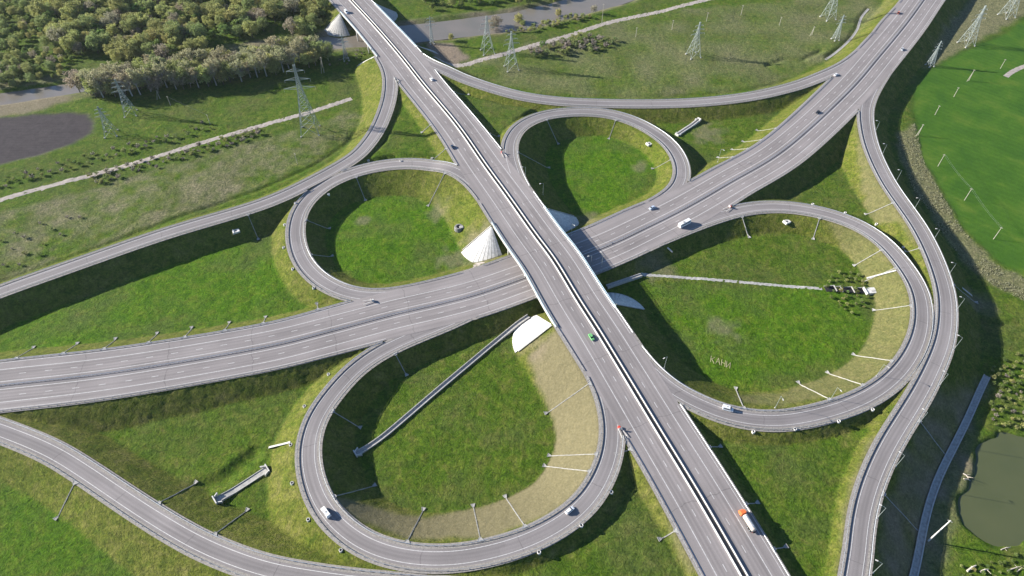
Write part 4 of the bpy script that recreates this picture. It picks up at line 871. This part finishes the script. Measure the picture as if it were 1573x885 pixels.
def van(px, key, heading, col, label, L=5.6):
    root = empty('van'); tag(root, label, 'van'); pm = paintmat('van_paint_'+str(len(CARP)), col); CARP[label] = 1; h = L/2
    loft([(-h, .95, .35, 2.25, .12), (-h+.1, 1.0, .3, 2.35, .14), (h-1.75, 1.0, .3, 2.35, .14), (h-1.0, .98, .3, 1.35, .1), (h-.15, .9, .3, 1.05, .12), (h, .8, .38, .8, .1)]).build('body', pm, root)
    MB().add([(h-1.66, -.8, 2.24), (h-1.66, .8, 2.24), (h-1.0, .86, 1.42), (h-1.0, -.86, 1.42)], [(0, 3, 2, 1)]).build('windscreen', M['glass'], root)
    for s_ in (1, -1): MB().add([(-h+.6, s_*1.012, 1.35), (h-1.6, s_*1.012, 1.35), (h-1.9, s_*.955, 2.0), (-h+.6, s_*.955, 2.0)], [(0, 1, 2, 3)]).build('side_window', M['glass'], root)
    MB().box((-.6, 0, 2.40), (.7, .6, .12)).build('roof_vent', M['conc'], root); wheels(root, (h-1.0, -h+1.1), .98, .36); lamps_(root, h-.05, -h, .85, .75); place(root, px, key, heading)
car((663, 122), 'A', 1, (.75, .75, .75), 'white car on the overpass highway passing the river ramp gore'); car((695.5, 226), 'A', -1, (.03, .05, .09), 'dark blue car on the overpass highway')
car((908.5, 518), 'A', -1, (.16, .45, .16), 'bright green car on the overpass highway'); van((532, 19), 'A', -1, (.72, .74, .76), 'white van on the river bridge')
van((500.5, 787.5), 'BL', -1, (.78, .78, .76), 'white van driving round the tan slope loop'); car((875, 784), 'BL', 1, (.78, .78, .78), 'white car with dark roof opening on the tan slope loop', 'wagon')
van((1118, 628.5), 'BR', 1, (.74, .75, .76), 'white van on the lettering loop leaving the overpass highway', 5.0)
car((1001.5, 319.5), 'B', -1, (.45, .52, .62), 'pale blue car on the lower highway'); car((1256, 172.5), 'B', -1, (.02, .025, .035), 'black car on the lower highway between ramps')
car((1380, 20), 'B', -1, (.6, .13, .06), 'orange red car on the lower highway'); car((1284.5, 115), 'T', 1, (.76, .76, .76), 'white car merging from the meadow ramp'); car((1386, 76), 'R', 1, (.5, .52, .54), 'silver car at the highway edge above the shaded bank')
root = empty('bus'); tag(root, 'white bus with dark windows on the lower highway shoulder lane', 'bus')
loft([(-4.3, 1.12, .4, 2.9, .12), (-4.2, 1.2, .35, 3.05, .16), (4.1, 1.2, .35, 3.05, .16), (4.35, 1.12, .4, 2.7, .2)]).build('body', paintmat('bus_white', (.8, .8, .79)), root)
for s_ in (1, -1):
    for k in range(6): MB().box((-3.4+k*1.3, s_*1.17, 2.05), (1.1, .1, .8)).build('window', M['glass'], root)
MB().box((4.27, 0, 1.95), (.12, 1.9, 1.1)).build('windscreen', M['glass'], root); MB().box((-1, 0, 3.1), (1.8, 1.3, .2)).build('roof_unit', M['conc'], root)
wheels(root, (2.7, -2.5), 1.18, .48); lamps_(root, 4.33, -4.3, 1.05, .8); place(root, (1051, 345), 'B', 1)
root = empty('tanker_truck'); tag(root, 'tanker truck with orange cab and pale tank on the overpass highway', 'truck'); org = paintmat('orange_cab', (.75, .17, .05))
loft([(2.6, 1.15, .7, 2.3, .1), (2.75, 1.22, .6, 2.75, .15), (4.1, 1.22, .6, 2.75, .15), (4.45, 1.15, .6, 1.9, .1), (4.9, 1.05, .65, 1.5, .15)]).build('cab', org, root)
MB().add([(4.13, -1.0, 2.6), (4.13, 1.0, 2.6), (4.5, 1.02, 1.95), (4.5, -1.02, 1.95)], [(0, 3, 2, 1)]).build('windscreen', M['glass'], root)
mb = MB(); n = 18; pr = [(-5.0, .5), (-4.85, .95), (-4.5, 1.15), (1.7, 1.15), (2.05, .95), (2.2, .5)]
vs = [(x, q*1.05*math.cos(2*math.pi*k/n), 2.05+q*math.sin(2*math.pi*k/n)) for x, q in pr for k in range(n)]
mb.add(vs, [(i*n+k, (i+1)*n+k, (i+1)*n+(k+1) % n, i*n+(k+1) % n) for i in range(len(pr)-1) for k in range(n)]+[tuple(range(n)), tuple(range(len(pr)*n-1, (len(pr)-1)*n-1, -1))])
tk = mb.build('tank', paintmat('tank_cream', (.52, .45, .38)), root, True)
for x in (-3.2, -.8): MB().lathe([(.4, 3.15), (.4, 3.35)], 12, (x, 0, 0)).build('hatch', M['steel'], tk)
MB().box((-1.2, 0, 3.24), (5.8, .5, .06)).build('walkway', M['steel'], tk); MB().box((-.5, 0, .75), (9.6, .9, .35)).build('chassis', M['tyre'], root)
wheels(root, (3.7, -2.4, -3.7), 1.2, .52); lamps_(root, 4.9, -5.0, 1.0, .85); place(root, (1147, 801), 'A', 1)
# gore noses
def gore(px, key, label, red=True):
    r = roads[key]; p = W(px[0], px[1], 13 if key in 'ABL' else 7)
    for _ in range(5): i = r.near(p)[0]; p = W(px[0], px[1], r.P[i, 2]+.3)
    a = math.atan2(r.T[i, 1], r.T[i, 0]); root = empty('gore_nose', (p[0], p[1], r.P[i, 2]), a); tag(root, label, 'crash cushion', 'crash cushions at the ramp gores')
    MB().lathe([(.7, 0), (.7, 1.0), (.55, 1.1)], 12).build('cushion', M['red'] if red else M['white'], root)
    for s_ in (1, -1): MB().bar((0, s_*.6, .6), (-5.5, s_*1.3, .6), .16).build('rail', M['white'], root)
    MB().box((-1.2, 0, 1.5), (.1, 1.3, 1.2)).build('sign_panel', M['white'], root); MB().bar((-1.2, 0, 0), (-1.2, 0, 2), .06).build('sign_post', M['steel'], root)
gore((951, 657), 'A', 'red crash cushion at the gore of the tan slope loop'); gore((771, 234.5), 'A', 'red crash cushion at the gore of the white slab loop')
gore((1122, 318), 'B', 'crash cushion at the gore of the lettering loop'); gore((573, 462), 'B', 'white crash cushion at the gore of the stone well loop', False); gore((607, 121), 'A', 'crash cushion at the gore of the gravel track ramp', False)
# letters laid out in the meadow
def letters():
    root = empty('grass_lettering', tuple(ground_pt(1119, 557))); tag(root, 'pale straw letters KAHИ laid out in the loop meadow', 'lettering'); o0 = np.array(root.location)
    G_ = {'K': [((0, 0), (0, 1)), ((0, .45), (.6, 1)), ((.15, .55), (.62, 0))], 'A': [((0, 0), (.35, 1)), ((.35, 1), (.7, 0)), ((.13, .38), (.57, .38))], 'H': [((0, 0), (0, 1)), ((.6, 0), (.6, 1)), ((0, .5), (.6, .5))], 'N': [((0, 0), (0, 1)), ((.6, 0), (.6, 1)), ((0, 0), (.6, 1))]}
    base = [(1091.5, 556.5), (1099.5, 558.5), (1108, 561.5), (1115.5, 564.5)]
    for ch, b in zip('KAHN', base):
        mb = MB()
        for (x0, y0), (x1, y1) in G_[ch]:
            P = [ground_pt(b[0]+x*9+y*1.2, b[1]+x*3.4-y*9.5) for x, y in ((x0, y0), (x1, y1))]
            d = P[1]-P[0]; s_ = np.array([-d[1], d[0], 0]); s_ = s_/np.linalg.norm(s_)*.11; up = np.array([0, 0, .14])
            seg = [P[0]+d*t for t in np.linspace(0, 1, 5)]; seg = [np.array([q[0], q[1], hz(q[0], q[1])])-o0+up for q in seg]
            mb.add(*strip([q-s_ for q in seg], [q+s_ for q in seg]))
            mb.add(*strip([q+s_ for q in seg], [q+s_*1.6-up*1.5 for q in seg])); mb.add(*strip([q-s_*1.6-up*1.5 for q in seg], [q-s_ for q in seg]))
        mb.build('letter', M['straw'], root)
letters()

# ------------------------------------------------------------------ trees and shrubs
def leaf_cloud(mb, c, rad, n, size, flat=1.0):
    for _ in range(n):
        v = rng.normal(size=3); v /= np.linalg.norm(v); q = np.array(c)+v*rad*np.array([1, 1, flat])*(rng.random()**.4)
        a = rng.normal(size=3); a /= np.linalg.norm(a); b = np.cross(a, rng.normal(size=3)); b /= np.linalg.norm(b)+1e-6; s = size*(.6+.8*rng.random())
        mb.add([q-a*s, q+b*s*.7, q+a*s, q-b*s*.7], [(0, 1, 2, 3)])
def tree_proto(name, h, cr, leaf, bark, nclump, nleaf, size, fill=1.0, trunk_h=.35, limbs=7):
    tr = MB(); cw = MB(); th = h*trunk_h; tr.bar((0, 0, -.5), (.1, .05, th), h*.022+.06, h*.016+.04, 7); tr.bar((.1, .05, th), (.0, .2, h*.8), h*.016+.04, .05, 6)
    for k in range(limbs):
        a = k*2.4+rng.random(); z0 = th*(.75+.1*k*rng.random()); e = np.array([math.cos(a)*cr*.7, math.sin(a)*cr*.7, h*(.5+.35*rng.random())]); m_ = np.array([e[0]*.4, e[1]*.4, z0+(e[2]-z0)*.35])
        tr.bar((0, 0, z0), m_, h*.011+.03, h*.008+.02, 5); tr.bar(m_, e, h*.008+.02, .03, 5)
        for _ in range(3): tr.bar(m_+(e-m_)*rng.random(), e+rng.normal(size=3)*cr*.35, .05, .02, 3)
    for k in range(nclump):
        u = rng.random(); a = rng.random()*2*math.pi; zz = rng.random(); rr = cr*math.sqrt(u)*(1-.55*abs(zz-.45)); c = np.array([rr*math.cos(a), rr*math.sin(a), h*(.36+.6*zz)])
        leaf_cloud(cw, c, cr*(.2+.16*rng.random()), nleaf, size, .8)
    return tr.mesh('trunk', bark), cw.mesh('crown', leaf)
LM = dict(olive=leafmat('leaves_olive', (.30, .33, .12)), yellow=leafmat('leaves_yellow_green', (.40, .40, .14)), green=leafmat('leaves_green', (.21, .27, .075)), brown=leafmat('twigs_brown', (.34, .30, .21)), grey=leafmat('twigs_grey', (.36, .315, .26)), pale=leafmat('leaves_pale', (.37, .345, .20)))
KIND = {'olive': [tree_proto('t', 13, 5.6, LM['olive'], M['bark'], 78, 34, .34) for _ in range(3)], 'yellow': [tree_proto('t', 12, 5.2, LM['yellow'], M['bark'], 72, 34, .34) for _ in range(2)],
 'brown': [tree_proto('t', 12, 5.2, LM['brown'], M['bark'], 50, 22, .36, limbs=12) for _ in range(2)], 'green': [tree_proto('t', 9, 4.2, LM['green'], M['bark'], 42, 26, .42) for _ in range(2)],
 'pale': [tree_proto('t', 16, 4.6, LM['pale'], M['palebark'], 50, 22, .38, trunk_h=.45, limbs=12) for _ in range(2)]}
SH = {k: [tree_proto('s', 3.0, 1.9, LM[k], M['bark'], 16, 22, .26, trunk_h=.2, limbs=6) for _ in range(2)] for k in ('olive', 'grey', 'green', 'yellow')}
TL_ = {'olive': 'olive green broadleaf tree', 'yellow': 'yellow green broadleaf tree', 'brown': 'leafless brown tree', 'green': 'fresh green tree', 'pale': 'pale trunked half bare tree'}
def plant(proto, p, s, name, label, cat, group):
    root = bpy.data.objects.new(name, None); root.location = (p[0], p[1], hz(p[0], p[1])-.05); root.rotation_euler = (0, 0, rng.random()*6.28); root.scale = (s*(.88+.24*rng.random()), s*(.88+.24*rng.random()), s*(.85+.3*rng.random())); link(root); tag(root, label, cat, group)
    for nm, m_ in zip(('trunk', 'crown'), proto): link(bpy.data.objects.new(nm, m_), root)
def scatter(pg, spacing, nmax, z=0):
    P = poly(pg, z); lo, hi = P.min(0), P.max(0); pts = []; cell = {}
    for _ in range(nmax*60):
        q = lo+(hi-lo)*rng.random(2)
        if not inside(P, np.array([q[0]]), np.array([q[1]]))[0]: continue
        ck = (int(q[0]//spacing), int(q[1]//spacing))
        if any((abs(q-o)**2).sum() < spacing**2 for a in (-1, 0, 1) for b in (-1, 0, 1) for o in cell.get((ck[0]+a, ck[1]+b), [])): continue
        cell.setdefault(ck, []).append(q); pts.append(q)
        if len(pts) >= nmax: break
    return pts
def road_clear(q, m=4):
    for r in roads.values():
        i, lat, lon = r.near(q)
        if abs(lon) < 3 and -r.hr[i]-m < lat < r.hl[i]+m: return False
    return True
def grow(pg, spacing, nmax, mixk, where, smin=.85, smax=1.25, river=True):
    for q in scatter(pg, spacing, nmax):
        if not road_clear(q, 9): continue
        d = min(np.hypot(*(q-c)) for c in Rl[:, :2])
        if d < 9: continue
        if 'forest' in where and vnoise(np.array([q[0]]), np.array([q[1]]), 34, 91)[0] > .27: continue
        k = rng.choice(list(mixk), p=np.array(list(mixk.values()))/sum(mixk.values())); pr = KIND[k][rng.integers(len(KIND[k]))]
        plant(pr, q, smin+(smax-smin)*rng.random(), {'brown': 'leafless_tree', 'pale': 'riverside_tree', 'yellow': 'budding_tree', 'green': 'young_tree'}.get(k, 'broadleaf_tree'), f'{TL_[k]} {where}', 'tree', f'{k} trees {where}')
grow([(100, -14), (496, -14), (500, 30), (488, 58), (488, 72), (400, 82), (330, 92), (250, 96), (180, 98), (112, 86), (60, 40)], 7.2, 400, {'olive': 4, 'yellow': 3.4, 'brown': 1.5, 'green': 2}, 'in the dense forest across the river', .65, 1.35)
grow([(-20, -14), (100, -14), (60, 40), (112, 76), (110, 118), (40, 132), (-20, 140)], 6.0, 190, {'olive': 4, 'yellow': 1.5, 'green': 3, 'brown': 1}, 'in the scrubby forest edge', .38, .75)
grow([(116, 146), (125, 126), (250, 116), (380, 98), (490, 82), (512, 98), (440, 116), (330, 132), (240, 146), (150, 154)], 5.0, 110, {'pale': 5, 'olive': 2, 'yellow': 2, 'brown': 2.5}, 'in the grove between river and ploughed field', .95, 1.35)
grow([(610, -10), (800, -10), (760, 8), (700, 18), (650, 16)], 8, 26, {'green': 3, 'olive': 2, 'brown': 1}, 'on the bank across the river bridge', .5, .85)
grow([(760, -12), (880, -12), (860, 2), (800, 10)], 7, 14, {'green': 3, 'yellow': 2}, 'at the river bend', .5, .8)
for px, k, s in (((797, 31), 'yellow', .75), ((858, 22), 'yellow', .6), ((757, 44), 'brown', 1.05), ((763, 38), 'brown', .9), ((912, 22), 'brown', .6), ((803, 35), 'yellow', .5), ((693, 62), 'yellow', .5)):
    q = W(*px)[:2]; plant(KIND[k][0], q, s, 'riverside_tree', {'yellow': 'bright yellow green tree on the river bank', 'brown': 'bare brown tree on the river bank'}[k], 'tree', f'{k} trees on the river bank')
def shrubs(pg, spacing, nmax, mixk, where, s0=.6, s1=1.3):
    for q in scatter(pg, spacing, nmax):
        if not road_clear(q, 3): continue
        if 'forest' in where and vnoise(np.array([q[0]]), np.array([q[1]]), 34, 91)[0] > .27: continue
        k = rng.choice(list(mixk), p=np.array(list(mixk.values()))/sum(mixk.values()))
        plant(SH[k][rng.integers(2)], q, s0+(s1-s0)*rng.random(), 'shrub', f"{dict(olive='olive green', grey='bare grey', green='dark green', yellow='yellow green')[k]} shrub {where}", 'shrub', f'{k} shrubs {where}')
shrubs([(135, 268), (200, 252), (300, 226), (400, 196), (410, 206), (320, 236), (220, 264), (150, 286)], 3.4, 50, {'grey': 4, 'olive': 1}, 'on the field side of the gravel track', .5, 1.15)
shrubs([(-10, 296), (100, 262), (200, 236), (330, 196), (320, 186), (180, 226), (60, 258), (-10, 276)], 4.5, 45, {'grey': 3, 'olive': 2, 'green': 1}, 'between ploughed field and gravel track', .5, 1.1)
shrubs([(800, 84), (880, 56), (910, 55), (960, 66), (900, 82), (840, 92)], 3.6, 48, {'grey': 3, 'olive': 2, 'green': 1}, 'in the thicket by the upper gravel track', .8, 1.7)
shrubs([(790, 55), (870, 38), (910, 30), (880, 20), (820, 34), (770, 52)], 4, 40, {'olive': 3, 'yellow': 2, 'grey': 1}, 'between river and gravel track', .6, 1.3)
shrubs([(1520, 560), (1573, 540), (1600, 600), (1600, 668), (1540, 664), (1510, 650), (1528, 600)], 2.6, 70, {'olive': 2, 'yellow': 2, 'green': 2, 'grey': 2}, 'on the pond bank', .3, .8)
shrubs([(1470, 870), (1573, 850), (1600, 900), (1480, 900)], 2.6, 30, {'green': 4, 'yellow': 1}, 'below the pond outlet', .3, .6)
shrubs([(500, 110), (560, 92), (600, 70), (560, 62), (520, 84)], 4, 24, {'olive': 2, 'grey': 3}, 'under the river bridge approach', .5, 1.0)
shrubs([(1285, 418), (1320, 415), (1334, 432), (1334, 470), (1318, 488), (1300, 478), (1272, 462), (1268, 436)], 2.6, 34, {'green': 3, 'yellow': 2}, 'around the overgrown drain pits', .35, .75)
shrubs([(0, 420), (60, 395), (130, 330), (60, 340), (0, 365)], 8, 14, {'grey': 1, 'olive': 1}, 'scattered in the rough meadow', .4, .8)
# fallen branches and timber by the pond
for a, b, rr in (((1485, 878), (1499, 869), .45), ((1505, 879), (1518, 875), .4), ((1547, 877), (1573, 870), .22), ((1561, 879), (1575, 870), .2), ((1537, 845), (1552, 841), .2), ((1479, 728), (1487, 735), .3), ((1480, 736), (1490, 739), .25)):
    p, q = ground_pt(*a), ground_pt(*b); root = empty('driftwood', tuple(p)); tag(root, 'bleached dead trunk lying near the pond', 'log', 'dead trunks near the pond')
    d = q-p; MB().bar((0, 0, .35), d*.55+np.array([.2, .3, .5]), rr, rr*.85, 7).bar(d*.55+np.array([.2, .3, .5]), d+np.array([0, 0, .3]), rr*.85, rr*.5, 7).build('trunk', M['deadwood'], root)
    for k in range(3): e = d*(.4+.2*k); MB().bar(e+np.array([0, 0, .4]), e+rng.normal(size=3)*1.1+np.array([0, 0, .8]), rr*.3, .04, 5).build('branch', M['deadwood'], root)

# ------------------------------------------------------------------ rough grass and reeds (uncountable)
def tufts(pg, n, h, w, material, name, label, dens=None, z=0):
    P = poly(pg, z); lo, hi = P.min(0), P.max(0); q = lo+(hi-lo)*rng.random((n*4, 2)); q = q[inside(P, q[:, 0], q[:, 1])]
    den = vnoise(q[:, 0], q[:, 1], 9, 41)+vnoise(q[:, 0], q[:, 1], 3, 42)*.6; q = q[den > -.08][:n]; V = []; F = []
    jx = np.clip(np.searchsorted(GX, q[:, 0])-1, 0, len(GX)-2); iy = np.clip(np.searchsorted(GY, q[:, 1])-1, 0, len(GY)-2); zz = Z[iy, jx]; keep = CAP[iy, jx] > 900
    q, zz = q[keep], zz[keep]; m_ = len(q); a = rng.random(m_)*6.28; hh = h*(.5+.9*rng.random(m_)); ww = w*(.6+.8*rng.random(m_))
    V = np.empty((m_, 6, 3)); lean = rng.normal(size=(m_, 2))*.25*h
    for k, (ang) in enumerate((a, a+1.6)):
        dx, dy = np.cos(ang)*ww, np.sin(ang)*ww
        V[:, 3*k] = np.c_[q[:, 0]-dx, q[:, 1]-dy, zz-.1]; V[:, 3*k+1] = np.c_[q[:, 0]+dx, q[:, 1]+dy, zz-.1]; V[:, 3*k+2] = np.c_[q+lean, zz+hh]
    me = bpy.data.meshes.new(name); me.from_pydata(V.reshape(-1, 3).tolist(), [], np.arange(m_*6).reshape(-1, 3).tolist()); me.materials.append(material); me.update()
    return tag(link(bpy.data.objects.new(name, me)), label, 'grass', kind='stuff')
GM = leafmat('meadow_tufts', (.075, .115, .022)); RM = leafmat('reed_tufts', (.40, .39, .25)); DG = leafmat('dark_tufts', (.04, .085, .018))
tufts([(1376, 205), (1405, 190), (1420, 250), (1445, 296), (1480, 355), (1530, 405), (1600, 440), (1600, 475), (1530, 440), (1480, 400), (1440, 345), (1400, 285)], 3000, .8, .25, RM, 'dry_reeds', 'dry reeds in the strip beside the crop field')
hm = bpy.data.materials.new('haze_air'); hm.use_nodes = True; t = hm.node_tree; t.nodes.remove(t.nodes['Principled BSDF'])
pv = t.nodes.new('ShaderNodeVolumePrincipled'); pv.inputs['Color'].default_value = (.82, .88, 1, 1); pv.inputs['Density'].default_value = .000022; pv.inputs['Anisotropy'].default_value = .2
t.links.new(pv.outputs[0], t.nodes['Material Output'].inputs['Volume'])
tag(MB().box((0, 2250, 145), (9000, 8500, 310)).build('haze', hm), kind='stuff')
print('objects', len(bpy.data.objects), 'ground verts', len(co))
